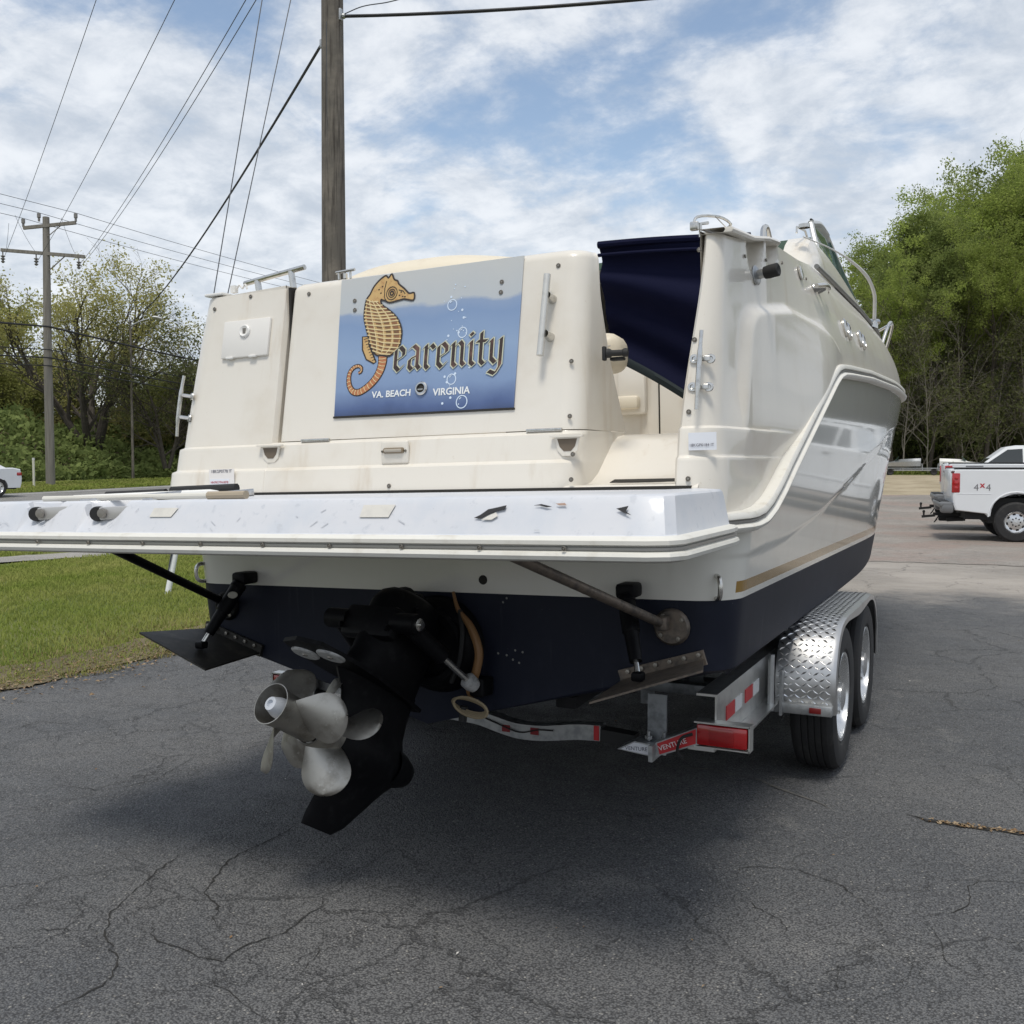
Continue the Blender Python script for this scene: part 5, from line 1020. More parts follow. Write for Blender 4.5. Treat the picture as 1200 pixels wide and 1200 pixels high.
def vwheel(par, x, y, r, wd, s, spokes, rim):
    w_ = empty('wheel', par=par); m = axisM((x, y, r), (s, 0, 0)); h = wd / 2
    B().lathe([(rim, -h), (r * .9, -h), (r * .98, -h * .8), (r, -h * .5), (r, h * .5), (r * .98, h * .8), (r * .9, h), (rim + .01, h), (rim, h * .8)], 40, m).out('tyre', TYRE, w_, True, 30)
    rm = B().lathe([(rim, h * .8), (rim - .012, h * .86), (rim - .03, h * .6), (rim * .72, h * .5), (rim * .45, h * .62), (rim * .30, h * .66), (rim * .28, h * .9), (0, h * .92)], 36, m).out('rim', RIMM, w_, True, 30)
    b = B()
    for k in range(spokes): a = k * 2 * pi / spokes + .2; q = m @ Vector((rim * .72 * cos(a), rim * .72 * sin(a), h * .50)); b.add(*(lambda mm: ([mm @ Vector((rim * .13 * cos(t), rim * .17 * sin(t), .006)) for t in np.linspace(0, 2 * pi, 11)[:-1]], [tuple(range(10))]))(Matrix.Translation(q) @ (m.to_3x3() @ Matrix.Rotation(a + pi / 2, 3, 'Z')).to_4x4()))
    b.out('rim_holes', UNDER, rm, False)
    b = B()
    for k in range(8): a = k * pi / 4; b.lathe([(.014, 0), (.014, .012), (0, .014)], 6, axisM(m @ Vector((rim * .36 * cos(a), rim * .36 * sin(a), h * .66)), (s, 0, 0)))
    b.out('lug_nuts', UNDER, rm); return w_
def pickup(loc, rz, label, old):
    """crew cab pickup; tail at Y = 0, nose towards +Y"""
    t = empty('pickup_truck', loc, rz); tag(t, label, 'pickup truck', 'pickup trucks parked side by side in the lot'); hw = .985
    rear = [(.06, .62), (.02, .72), (.0, .95), (-.0, 1.40), (.03, 1.455)] if not old else [(.06, .62), (.0, .74), (-.01, .95), (.0, 1.36), (.06, 1.47)]
    prof = rear + [(2.05, 1.455), (2.06, 1.20), (2.075, 1.20), (2.085, 1.46), (2.25, 1.465), (3.9, 1.44), (4.55, 1.40), (5.45, 1.32), (5.78, 1.20), (5.86, .95), (5.84, .55), (5.6, .48)]
    prof += [(4.92 - .52 * cos(pi * k / 14) + 0, .46 + .52 * sin(pi * k / 14)) for k in range(0)] 
    prof += [(4.98 + .50 * cos(pi * k / 12), .48 + .50 * sin(pi * k / 12)) for k in range(13)] + [(4.4, .46), (1.95, .48)] + [(1.17 + .50 * cos(pi * k / 12), .50 + .50 * sin(pi * k / 12)) for k in range(13)] + [(.60, .56)]
    body = side_body(B(), prof, hw, None).out('body', CARW, t, True, 30)
    B().box((0, 2.9, .52), (1.72, 5.3, .16)).box((0, 1.17, .62), (1.7, 1.0, .5)).box((0, 4.98, .62), (1.7, 1.0, .5)).out('underbody', UNDER, t)
    # arch lips and tailgate gap
    b = B()
    for yy in (1.17, 4.98):
        for s in (-1, 1): b.tube([(s * (hw + .002), yy + .505 * cos(a), .49 + .505 * sin(a)) for a in np.linspace(.02, pi - .02, 15)], .016, 6)
    b.out('arch_lips', CARW, body)
    B().box((0, 1.02, 1.462), (1.62, 1.85, .012)).out('tonneau_cover', BLKRUB, t)
    for s in (-1, 1): B().box((s * (hw - .05), 1.03, 1.466), (.10, 2.0, .022), None, .006).out('bed_rail', BLKRUB, t)
    B().box((0, -.004, 1.16), (1.52, .03, .56), None, .012).out('tailgate', CARW, t); 
    # cab
    cab = [(2.12, 1.44), (2.18, 1.60), (2.32, 1.90), (2.48, 1.945), (3.9, 1.93), (4.1, 1.88), (4.55, 1.58), (4.72, 1.42)]
    def cring(x, d): return [Vector((x, p[0] + (3.4 - p[0]) * d * .5, p[1] - (d if p[1] > 1.6 else 0))) for p in cab]
    rws = [cring(-hw + .22, .02), cring(-hw + .19, .004), cring(-hw + .16, 0)]; 
    def tum(r, s): return [Vector((s * (hw - .03 - .23 * lin(p.z, 1.44, 1.95)), p.y, p.z)) for p in cring(s, 0)]
    L__, R__ = tum(0, -1), tum(0, 1); Lin = [Vector((p.x + .10, p.y, p.z + (.02 if p.z > 1.85 else 0))) for p in L__]; Rin = [Vector((-p.x, p.y, p.z)) for p in Lin]
    b = B().grid([L__, Lin, Rin, R__]); b.add(L__, [tuple(range(len(cab)))]); b.add(R__, [tuple(range(len(cab)))]); cabo = b.out('cab', CARW, t, True, 25)
    def pane(pts, name='side_window'):
        for s in (-1, 1):
            P = [Vector((s * (hw - .03 - .23 * lin(z, 1.44, 1.95) + .006), y, z)) for y, z in pts]; g_ = B().add(P, [tuple(range(len(P)))]).out(name, GLASSD, cabo, False); B().tube(P + [P[0]], .009, 6).out('window_trim', UNDER, g_)
    pane([(2.32, 1.50), (2.42, 1.86), (2.56, 1.88), (2.60, 1.50)]); pane([(2.70, 1.49), (2.68, 1.88), (3.36, 1.88), (3.40, 1.49)]); pane([(3.52, 1.48), (3.50, 1.88), (3.92, 1.87), (4.12, 1.80), (4.42, 1.52), (4.42, 1.48)])
    for y, z in ((3.28, 1.30), (4.28, 1.29)):
        pass
    for s in (-1, 1):
        for y in (2.78, 3.62): B().box((s * (hw + .008), y, 1.30), (.02, .13, .06), None, .008).out('door_handle', UNDER, body)
        B().box((s * (hw + .001), .40, .955), (.007, .62, .014), None, .003).out('body_crease', CARW, body); B().box((s * (hw + .001), 1.92, .98), (.006, .010, .90)).out('panel_gap', UNDER, body)
        for y in (2.66, 3.46, 4.46): B().box((s * hw, y, 1.0), (.004, .010, .90)).out('door_gap', UNDER, body)
        B().box((s * (hw + .005), 3.3, .78), (.016, 3.2, .05), None, .005).out('side_moulding', CARW, body)
        mr = B().box((s * (hw + .14), 4.30, 1.52), (.22, .12, .22), None, .04).bar((s * (hw - .06), 4.3, 1.47), (s * (hw + .08), 4.3, 1.50), .05, .05).out('mirror', BLKRUB if old else CARW, t)
        x = s * (hw + .002)
        if old: tl_ = B().prism([(x - s * .10, -.012, .98), (x, -.006, .98), (x, .105, 1.0), (x, .10, 1.30), (x, .04, 1.42), (x - s * .05, -.004, 1.42), (x - s * .10, -.012, 1.30)], (0, 0, 0)) if False else B().box((s * (hw - .035), .045, 1.20), (.11, .15, .42), None, .018)
        else: tl_ = B().box((s * (hw - .05), .07, 1.17), (.116, .155, .40), None, .022)
        l_ = tl_.out('tail_light', REDL, t)
        if not old:
            for z in (1.27, 1.17, 1.07): B().lathe([(.038, 0), (.036, .006), (.02, .011), (0, .012)], 14, axisM((s * (hw + .008), .072, z), (s, 0, 0))).out('lens', pm('lens_red_deep', (.38, .01, .012), .15, coat=.8), l_)
            B().box((s * (hw - .055), .02, 1.385), (.10, .08, .05), None, .01).out('reverse_lens', pm('lens_smoke', (.10, .04, .04), .2), l_)
        else: B().box((s * (hw - .034), .045, 1.015), (.113, .153, .05), None, .01).out('reverse_lens', pm('lens_clear', (.55, .53, .5), .2), l_)
        vwheel(t, s * (hw - .13), 1.17, .40, .265, s, 8, .225); vwheel(t, s * (hw - .13), 4.98, .40, .265, s, 8, .225)
        B().box((s * .72, 5.85, 1.03), (.42, .06, .22), None, .03).out('headlight', pm('headlight_clear', (.6, .62, .63), .1, coat=1.), t)
    # rear bumper, hitch and ball
    b = B().box((0, -.10, .73), (1.95, .26, .12), None, .04).box((-.80, -.08, .66), (.36, .24, .20), None, .05).box((.80, -.08, .66), (.36, .24, .20), None, .05).box((0, -.09, .675), (1.4, .20, .03)); bp_ = b.out('rear_bumper', BUMP, t); B().box((0, -.13, .795), (1.7, .18, .012), None, .004).out('step_pad', BLKRUB, bp_)
    b = B().bar((0, .4, .50), (0, -.28, .50), .065, .065).bar((0, -.24, .47), (0, -.50, .44), .06, .05).tube([(0, -.46, .44), (0, -.46, .53)], .018, 8).lathe([(.0, .06), (.02, .055), (.03, .03), (.02, .005)], 12, axisM((0, -.46, .52), (0, 0, 1))); b.tube(bez([(-.10, -.15, .48), (-.12, -.22, .36), (-.02, -.25, .33), (.04, -.2, .40)], 5), .012, 6); b.box((-.35, .1, .40), (.14, .5, .12), None, .03); b.tube([(.45, .3, .42), (.45, -.05, .40)], .035, 10); b.out('tow_hitch', UNDER, t)
    B().box((0, 5.86, .62), (1.95, .16, .20), None, .05).out('front_bumper', CHROME, t); B().box((0, 5.87, .98), (.95, .03, .28), None, .03).out('grille', UNDER, t)
    for s in (-1, 1):
        if not old:
            m = Matrix.Translation((s * (hw + .003), .55, 1.02)) @ Matrix.Rotation(s * pi / 2, 4, 'Z') @ Matrix.Rotation(pi / 2, 4, 'X')
            m4 = m @ Matrix.Shear('XZ', 4, (0., 0.)); q = text_mesh('decal', '4', .19, DECAL, body, m @ Matrix.Translation((-.11, 0, 0)), .001); text_mesh('decal', 'x', .17, DECR, body, m @ Matrix.Translation((.0, .06, 0)), .001, .004); text_mesh('decal', '4', .19, DECAL, body, m @ Matrix.Translation((.11, 0, 0)), .001)
        else: B().box((s * (hw + .002), .55, 1.395), (.004, .34, .022)).out('decal', DECAL, body, False)
    return t
def car(name, loc, rz, label, cat, prof, roof, hw, wb, r, extra=None, gl=None):
    t = empty(name, loc, rz); tag(t, label, cat); y1, y2 = wb
    P = prof + [(y2 + (r + .06) * cos(pi * k / 12), .30 + (r + .06) * sin(pi * k / 12)) for k in range(13)] + [(y1 + (r + .06) * cos(pi * k / 12), .30 + (r + .06) * sin(pi * k / 12)) for k in range(13)] + [(prof[0][0] + .05, .30)]
    body = side_body(B(), P, hw, None).out('body', CARW, t, True, 30); B().box((0, (y1 + y2) / 2, .36), (hw * 1.7, y2 - y1 + 1.6, .2)).box((0, y1, .5), (hw * 1.7, .8, .4)).box((0, y2, .5), (hw * 1.7, .8, .4)).out('underbody', UNDER, t)
    zlo, zhi = min(p[1] for p in roof), max(p[1] for p in roof)
    tx = lambda z: hw - .05 - .26 * lin(z, zlo, zhi); rng = lambda s: [Vector((s * tx(z), y, z)) for y, z in roof]; A_, Z_ = rng(-1), rng(1); Ai = [Vector((p.x + .1, p.y, p.z + (.02 if p.z > zhi - .1 else 0))) for p in A_]; Zi = [Vector((-p.x, p.y, p.z)) for p in Ai]
    cabo = B().grid([A_, Ai, Zi, Z_]).add(A_, [tuple(range(len(roof)))]).add(Z_, [tuple(range(len(roof)))]).out('cabin', CARW, t, True, 25)
    for pts in gl:
        for s in (-1, 1): P2 = [Vector((s * (tx(z) + .006), y, z)) for y, z in pts]; g_ = B().add(P2, [tuple(range(len(P2)))]).out('side_window', GLASSD, cabo, False)
    def screen(i, j, nm):
        a, c = Vector((0, *roof[i])), Vector((0, *roof[j])); n = Vector((0, -(c - a).z, (c - a).y)).normalized(); n = n if n.z > 0 else -n; q = []
        for f, sx in ((.12, -1), (.12, 1), (.9, 1), (.9, -1)): p = a.lerp(c, f); q.append(Vector((sx * (tx(p.z) - .09), p.y, p.z)) + n * .006)
        B().add(q, [(0, 1, 2, 3)]).out(nm, GLASSD, cabo, False)
    screen(0, 1, 'rear_screen'); screen(len(roof) - 1, len(roof) - 2, 'windscreen')
    for s in (-1, 1):
        for y in wb: vwheel(t, s * (hw - .10), y, r, .2, s, 5, r * .66)
        B().box((s * (hw - .11), prof[0][0] + .10, .80), (.24, .22, .13), None, .03).out('tail_light', REDL, t); B().box((s * (hw - .14), prof[-1][0] - .12, .66), (.26, .24, .13), None, .03).out('headlight', pm('headlight_clear', (.6, .62, .63), .1, coat=1.), t)
        for y in ((y1 + y2) / 2 - .55, (y1 + y2) / 2 + .35): B().box((s * (hw + .005), y, .84), (.02, .16, .03), None, .006).out('door_handle', CARW, body)
        B().box((s * (hw + .02), (y1 + y2) / 2 + .78, 1.0), (.16, .10, .11), None, .03).out('mirror', CARW, t)
    return t
RZT = R(-82.8)
pk = pickup((.98, 17.98, 0), RZT, 'white pickup truck with tall ribbed red tail light and 4x4 decal, nearest the boat', False); pk.scale = (.93, .93, .93)
pickup((.74, 21.15, 0), RZT - .02, 'white pickup truck with smooth tail light, half hidden behind the nearer pickup', True)
suv = car('sport_utility', (4.44, 39.07, gz(4.4, 39)), R(97), 'white car facing left whose cabin shows above the two pickup beds', 'car',
    [(.0, .55), (-.02, .9), (.05, 1.12), (3.35, 1.12), (4.3, 1.02), (4.62, .85), (4.66, .5)], [(.08, 1.10), (.30, 1.70), (.6, 1.79), (2.2, 1.80), (2.55, 1.74), (3.38, 1.10)], .95, (.95, 3.72), .37, None,
    [[(.32, 1.18), (.50, 1.64), (1.0, 1.68), (1.0, 1.18)], [(1.08, 1.18), (1.08, 1.68), (1.88, 1.69), (1.88, 1.18)], [(1.98, 1.18), (1.98, 1.69), (2.48, 1.66), (3.15, 1.18)]])
sed = car('sedan', (-30.8, 21.35, gz(-30.9, 21.4)), R(180), 'white saloon car at the left edge driving along the road', 'car',
    [(.02, .45), (.0, .70), (.06, .98), (.35, 1.03), (1.0, 1.02), (3.35, .98), (4.3, .84), (4.62, .66), (4.66, .40)], [(.55, 1.0), (1.25, 1.38), (1.6, 1.43), (2.3, 1.42), (2.6, 1.36), (3.45, .97)], .90, (.95, 3.70), .33, None,
    [[(.85, 1.04), (1.30, 1.33), (1.62, 1.37), (1.62, 1.04)], [(1.70, 1.04), (1.70, 1.37), (2.25, 1.36), (2.30, 1.04)], [(2.38, 1.04), (2.35, 1.36), (2.60, 1.30), (3.15, 1.02)]])
# boats and trailers far off along the wood
def far_trailer(x, y, rz, label, hullz):
    z0 = gz(x, y); t = empty('parked_boat_trailer', (x, y, z0), rz); t.scale = (.62, .62, .62); tag(t, label, 'trailer', 'boat trailers along the edge of the wood')
    b = B()
    for s in (-1, 1): b.bar((s * .9, -2.6, .55), (s * .9, 2.2, .55), .09, .12).bar((s * .9, 2.2, .55), (0, 3.6, .55), .09, .12).bar((s * .95, -2.2, .55), (s * 1.0, -2.2, 1.5), .06, .06).bar((s * .5, -2.4, .75), (s * .5, 2.0, .75), .1, .08)
    for yy in (-2.5, -1, .6, 2.1): b.bar((-.9, yy, .55), (.9, yy, .55), .08, .1)
    b.bar((0, 2.9, .55), (0, 2.8, 1.25), .08, .08); b.out('frame', GALV, t)
    for s in (-1, 1):
        B().lathe([(.17, -.09), (.30, -.1), (.33, -.06), (.33, .06), (.30, .1), (.17, .09), (.10, .04), (0, .05)], 16, axisM((s * 1.05, -.4, .33), (s, 0, 0))).out('wheel', TYRE, t)
        B().grid([[(s * .92, -.4 + .45 * cos(a), .33 + .42 * sin(a)), (s * 1.2, -.4 + .45 * cos(a), .33 + .42 * sin(a))] for a in np.linspace(.1, pi - .1, 9)]).out('fender', WHP, t)
    if hullz:
        rws = []
        for f in np.linspace(0, 1, 12): yy = -2.5 + 5.2 * f; wd = .95 * max(.02, 1 - f ** 3.5); rws.append([(-wd, yy, 1.25 + .25 * f), (-wd * .9, yy, .95), (0, yy, .7 + .4 * f ** 3), (wd * .9, yy, .95), (wd, yy, 1.25 + .25 * f), (wd * .85, yy, 1.28 + .25 * f), (0, yy, 1.30 + .25 * f + .25 * ss(f, .4, .6)), (-wd * .85, yy, 1.28 + .25 * f)])
        B().grid(rws, True).add(rws[0], [tuple(range(8))]).out('boat_hull', GALV if x < -3 else WPLAST, t); B().add([(-.6, .1, 1.5), (.6, .1, 1.5), (.5, .5, 1.95), (-.5, .5, 1.95)], [(0, 1, 2, 3)]).out('windscreen', GLASSG, t, False)
        B().box((0, -2.62, 1.35), (.32, .4, .5), None, .08).out('outboard_motor', BLKRUB, t)
far_trailer(-6.9, 66.2, R(70), 'empty galvanised boat trailer beside the bow of the cruiser at the wood edge', False)
far_trailer(-4.6, 67.3, R(-80), 'small white boat on a trailer beside the wood, left of the pickups', True)
far_trailer(-2.4, 67.6, R(95), 'empty galvanised boat trailer just left of the pickup tail lights', False)
far_trailer(-.2, 68.4, R(85), 'small white boat on a trailer mostly hidden behind the pickups', True)
# ================================================================ poles and wires
WOOD = pm('pole_wood', (.125, .112, .095), .85, var=[(3, (.20, .175, .145), .4, .7)], streak=(22., (.05, .042, .035), .45, .7), bump=(30, .3, .01)); WOODF = pm('pole_wood_grey', (.21, .195, .17), .85, streak=(12., (.13, .12, .10), .4, .75)); WIRE = pm('wire_black', (.018, .018, .02), .6); WIRET = pm('wire_grey', (.06, .065, .075), .5); PORC = pm('insulator', (.20, .19, .18), .3)
def sag(a, c, s, n=24):
    a, c = Vector(a), Vector(c); return [a.lerp(c, k / n) - Vector((0, 0, 4 * s * (k / n) * (1 - k / n))) for k in range(n + 1)]
def wire(name, a, c, s, r, label, mat=WIRE, group=None): o = B().tube(sag(a, c, s), r, 6).out(name, mat); tag(o, label, 'wire', group); return o
NX, NY = -6.54, 8.34
npole = empty('utility_pole', (NX, NY, 0)); tag(npole, 'weathered brown wooden utility pole rising right behind the cruiser', 'utility pole')
B().tube([(.0, 0, -.5), (0, 0, 4), (0.01, 0, 8), (.02, 0, 15.4)], [.185, .168, .150, .118], 24).out('pole_shaft', WOOD, npole)
b = B().bar((-1.2, .0, 14.9), (1.2, .0, 14.9), .10, .12); b.out('cross_arm', WOODF, npole); B().box((.155, -.02, 7.62), (.05, .06, .16), None, .01).lathe([(.03, 0), (.04, .03), (.03, .06), (0, .07)], 10, axisM((.17, 0, 7.60), (1, 0, 0))).box((-.155, -.02, 7.28), (.05, .06, .12), None, .01).out('pole_clamp', GALV, npole)
b = B(); b.tube([(.02, -.158, 3), (.02, -.148, 7.5)], .007, 6); b.out('ground_wire', WIRET, npole)
AN = Vector((-6.433, 5.045, .0))
for zt, lb in ((12.6, 'left of two thin guy wires running down to the white guard'), (9.85, 'right of two thin guy wires running down to the white guard')): wire('guy_wire', AN + Vector((0, 0, .2)), (NX, NY - .15, zt), 0, .0065, lb, WIRET, 'guy wires of the near pole')
d_ = (Vector((NX, NY - .15, 11)) - AN).normalized(); gg = B().tube([AN - d_ * .1, AN + d_ * 2.4], .034, 12).out('guy_guard', pm('guard_white', (.66, .68, .68), .4)); tag(gg, 'slanting white plastic guy wire guard standing on the lawn by the transom', 'guy guard')
FX, FY, FZ = -35.9, 27.4, gz(-35.9, 27.4)
fp = empty('utility_pole', (FX, FY, FZ)); tag(fp, 'grey wooden utility pole with two cross arms standing across the road', 'utility pole')
B().tube([(0, 0, -.5), (0, 0, 6), (-.05, .1, 11.75)], [.20, .175, .14], 16).out('pole_shaft', WOODF, fp)
rr_ = Vector((.8973, .4415, 0))
def arm(z, l, r_, tilt, nm='cross_arm'):
    a, c = rr_ * l + Vector((0, 0, z - tilt * l)), rr_ * r_ + Vector((0, 0, z - tilt * r_)); return B().bar(a, c, .11, .14).out(nm, WOODF, fp), a, c
a1, A0, A1 = arm(11.35, -.95, 1.35, -.10); a2, B0, B1 = arm(10.15, -1.95, 1.70, .08)
for p in (A0, A1, Vector((-.25, -.1, 11.5))): B().lathe([(.05, 0), (.05, .14), (.08, .16), (.08, .34), (.04, .36)], 10, axisM(p + Vector((0, 0, .05)), (0, 0, 1)), True).out('insulator', PORC, fp)
for f in (.02, .42, .93): p = B0.lerp(B1, f); B().tube([p, p - Vector((0, 0, .5))], .03, 6).lathe([(.03, 0), (.11, .04), (.03, .10), (.11, .16), (.03, .22), (.09, .28), (.03, .34)], 10, axisM(p - Vector((0, 0, .22)), (0, 0, -1))).out('insulator', PORC, fp)
B().tube([Vector((0, 0, 9.3)), B0.lerp(B1, .78)], .025, 6).tube([Vector((0, 0, 10.8)), A0.lerp(A1, .75)], .02, 6).out('arm_brace', WOODF, fp)
for (p, q) in ((A0, B0.lerp(B1, .06)), (Vector((-.6, -.3, 11.6)), B0.lerp(B1, .42)), (A1, B0.lerp(B1, .9))): B().tube(sag(p + Vector((-.9, -.5, .35)) * .6, q, .12, 8), .008, 5).out('jumper_wire', WIRET, fp)
F0 = Vector((FX, FY, FZ)); GRP = 'power lines along the far side of the road'
# three conductors along the road (running with +Y), sagging both sides of the pole
for k, (p, lb) in enumerate(((A0, 'thin power line along the road on the left insulator of the upper arm'), (Vector((-.25, -.1, 11.5)), 'thin power line along the road on the pole top insulator'), (A1, 'thin power line along the road on the right insulator of the upper arm'))):
    q = F0 + p + Vector((0, 0, .42)); o = B().tube(sag(q + Vector((2.0, -42, .6)), q, .5) + sag(q, q + Vector((-1.0, 47, 1.0)), .5)[1:], .012, 5).out('power_line', WIRET); tag(o, lb, 'wire', GRP)
for k, (dz, r_, lb) in enumerate(((6.95, .045, 'thick black cable bundle crossing the far pole highest of four'), (5.95, .024, 'thin black cable second of four below the bundle on the far pole'), (5.6, .034, 'black cable third of four on the far pole'), (5.25, .026, 'lowest black cable of four on the far pole'))):
    q = F0 + Vector((.22, -.05, dz)); o = B().tube(sag(q + Vector((2, -42, .2)), q, .7) + sag(q, q + Vector((-1, 47, -.6)), .8)[1:], r_, 6).out('road_cable', WIRE); tag(o, lb, 'wire', 'black cables along the road')
# spans from the far pole over to the near pole
for k, (f, zt, xo, lb) in enumerate(((.02, 15.0, -1.1, 'overhead line from the left end of the far cross arm up out of the picture'), (.42, 11.9, -.2, 'overhead line from the middle of the far cross arm up out of the picture'), (.92, 9.75, -.1, 'overhead line from the right end of the far cross arm, lower of a close pair'), (.95, 9.55, .0, 'overhead line from the right end of the far cross arm, upper of a close pair'))):
    wire('span_line', F0 + B0.lerp(B1, f) - Vector((0, 0, .45)), (NX + xo, NY, zt), .35, .009, lb, WIRET, 'lines spanning from the far pole to the near pole')
lp = empty('street_lamp', (-38.6, 34.6, gz(-38, 34))); tag(lp, 'street lamp with a flat pale head in front of the bare tree', 'street lamp')
B().tube([(0, 0, 0), (0, 0, 8.2)], [.07, .05], 8).out('pole_shaft', WOOD, lp); b = B().tube(bez([(0, 0, 7.9), (rr_ * .5 + Vector((0, 0, 8.15))), (rr_ * 1.0 + Vector((0, 0, 8.3)))], 5), .04, 8); b.out('lamp_arm', GALV, lp); B().lathe([(0, .09), (.18, .07), (.24, .0), (.18, -.05), (0, -.06)], 16, axisM(rr_ * 1.4 + Vector((0, 0, 8.3)), (0, 0, 1)) @ Matrix.Rotation(R(26), 4, 'Z') @ Matrix.Diagonal((2.4, .9, 1, 1))).out('lamp_head', WHP, lp)
wire('service_cable', (NX - .16, NY - .02, 7.28), Vector((-38.6, 34.6, gz(-38, 34) + 8.1)), .55, .022, 'black cable dropping from the near pole down left to the street lamp')
sd1 = B().tube(sag((NX + .18, NY, 7.60), (14.0, 9.6, 7.5), .75, 40), .022, 6).out('service_cable', WIRE); tag(sd1, 'thick black service cable leaving the near pole to the upper right', 'wire')
o = B().tube(bez([(NX + .18, NY, 7.62), (NX + .55, NY - .05, 7.64), (NX + .95, NY - .08, 7.60), (NX + 1.25, NY - .11, 7.585)], 6), .007, 6).out('cable_bridle', WIRET); tag(o, 'short thin wire looping above the service cable at the near pole', 'wire')
mk_ = empty('marker_stake', (-35.2, 26.0, gz(-35, 26))); tag(mk_, 'short pale marker stake beside the foot of the far pole', 'stake'); B().box((0, 0, .62), (.09, .05, 1.24)).out('stake', pm('stake_pale', (.60, .58, .5), .7), mk_); B().box((0, 0, 1.2), (.10, .055, .10)).out('stake_cap', WHP, mk_)
# ================================================================ trees
BARK = pm('bark_grey', (.115, .095, .075), .9, var=(6, (.19, .17, .14), .45, .75)); BARKD = pm('bark_dark', (.06, .05, .04), .9, var=(6, (.10, .085, .07), .45, .75)); BARKP = pm('bark_pale', (.20, .18, .15), .9, var=(4, (.18, .16, .13), .45, .75))
LF1 = leaf_mat('leaves_spring', (.235, .305, .065), (.39, .45, .13), .3, .6); LF2 = leaf_mat('leaves_deep', (.17, .22, .065), (.28, .325, .11), .35, .52); LF3 = leaf_mat('leaves_yellow', (.26, .25, .09), (.40, .38, .15), .5, .5); LF4 = leaf_mat('leaves_olive', (.20, .22, .065), (.32, .33, .11), .5, .5); LFB = leaf_mat('leaves_bank', (.125, .165, .055), (.23, .275, .10), .6, .45); LFU = leaf_mat('leaves_under', (.09, .105, .045), (.16, .17, .07), .5, .45, (.22, .19, .13))
def grow(seed, H, r0, levels, first, spread, nsub, up, lean=.1, stems=1):
    """branch skeleton: list of (points, radii, level); tips"""
    g = random.Random(seed); br = []; tips = []
    def br_(p, d, L, r, lv):
        n = 6 if lv < 2 else 4; P = [p.copy()]; RR = [r]; q = p.copy(); dd = d.copy()
        for i in range(n):
            dd = (dd + Vector((g.gauss(0, .10 + .05 * lv), g.gauss(0, .10 + .05 * lv), up * (.5 if lv else .15) * .25))).normalized(); q = q + dd * (L / n); P.append(q.copy()); RR.append(max(.006, r * (1 - .72 * (i + 1) / n)))
        br.append((P, RR, lv))
        if lv >= 1: tips.extend([(P[k], lv) for k in range(max(1, n // 2), n + 1)])
        if lv < levels:
            ns = nsub[lv]
            for k in range(ns):
                f = (first if lv == 0 else .25) + (1 - (first if lv == 0 else .25)) * (k + g.random()) / ns; i = min(int(f * n), n - 1); ff = f * n - i; bp_ = P[i].lerp(P[i + 1], ff); rr = (RR[i] * (1 - ff) + RR[i + 1] * ff) * .62
                ax_ = (P[i + 1] - P[i]).normalized(); a = g.uniform(0, 2 * pi); side = ax_.orthogonal().normalized(); side.rotate(Matrix.Rotation(a, 3, ax_)); sp = spread * g.uniform(.75, 1.25)
                br_(bp_, (ax_ * cos(sp) + side * sin(sp)).normalized(), L * g.uniform(.36, .58) * (1.15 - .5 * f if lv == 0 else 1), rr, lv + 1)
    for s in range(stems):
        a = 2 * pi * s / max(1, stems) + g.random(); d = Vector((cos(a) * (lean if stems == 1 else .32), sin(a) * (lean if stems == 1 else .32), 1)).normalized(); br_(Vector((cos(a) * .12 * (stems > 1), sin(a) * .12 * (stems > 1), -.3)), d, H * g.uniform(.85, 1.0), r0 * (1 if stems == 1 else .7), 0)
    return br, tips
def tree_meshes(name, seed, H, r0, levels, first, spread, nsub, up, nleaf, lsize, scatter, bark, leafm, stems=1, zmin=0., twig=0):
    br, tips = grow(seed, H, r0, levels, first, spread, nsub, up, stems=stems); b = B()
    for P, RR, lv in br: b.tube(P, RR, 8 if lv == 0 else 5 if lv == 1 else 3, caps=False)
    tr = b.out('trunk', bark); g = np.random.default_rng(seed); T = np.array([t[0][:] for t in tips]); T = T[T[:, 2] > zmin * H]; w_ = np.ones(len(T))
    cc_ = T[g.integers(0, len(T), max(60, nleaf // 55))]; c = cc_[g.integers(0, len(cc_), nleaf)] + g.normal(0, scatter, (nleaf, 3)) * np.array([1, 1, .7]); n = g.normal(0, 1, (nleaf, 3)); n[:, 2] += .4; n /= np.linalg.norm(n, axis=1)[:, None]
    u = np.cross(n, g.normal(0, 1, (nleaf, 3))); u /= np.linalg.norm(u, axis=1)[:, None]; v = np.cross(n, u); s = lsize * g.uniform(.5, 1.3, (nleaf, 1))
    V = np.stack([c - u * s, c + v * s * .55, c + u * s, c - v * s * .55], 1).reshape(-1, 3); F = np.arange(nleaf * 4).reshape(-1, 4); cr = fast_mesh('crown', V, F, leafm)
    e = empty(name); tr.parent = e; cr.parent = e; return e
protoF = [tree_meshes('tree', 11, 24, .30, 3, .45, .55, (13, 6, 4), .55, 19000, .15, .48, BARK, LF1), tree_meshes('tree', 12, 27, .33, 3, .40, .60, (14, 6, 4), .5, 20000, .15, .50, BARKD, LF1),
          tree_meshes('tree', 13, 22, .26, 3, .50, .50, (12, 6, 4), .6, 15000, .15, .48, BARKD, LF2), tree_meshes('tree', 14, 25, .30, 3, .35, .65, (14, 6, 4), .45, 11000, .14, .54, BARKP, LF2)]
protoB = [tree_meshes('bare_tree', 21, 12, .075, 3, .15, .70, (13, 7, 4), .3, 1200, .14, .5, BARKP, LFU), tree_meshes('bare_tree', 22, 10, .06, 3, .12, .7, (13, 7, 4), .35, 1600, .14, .5, BARK, LFU)]
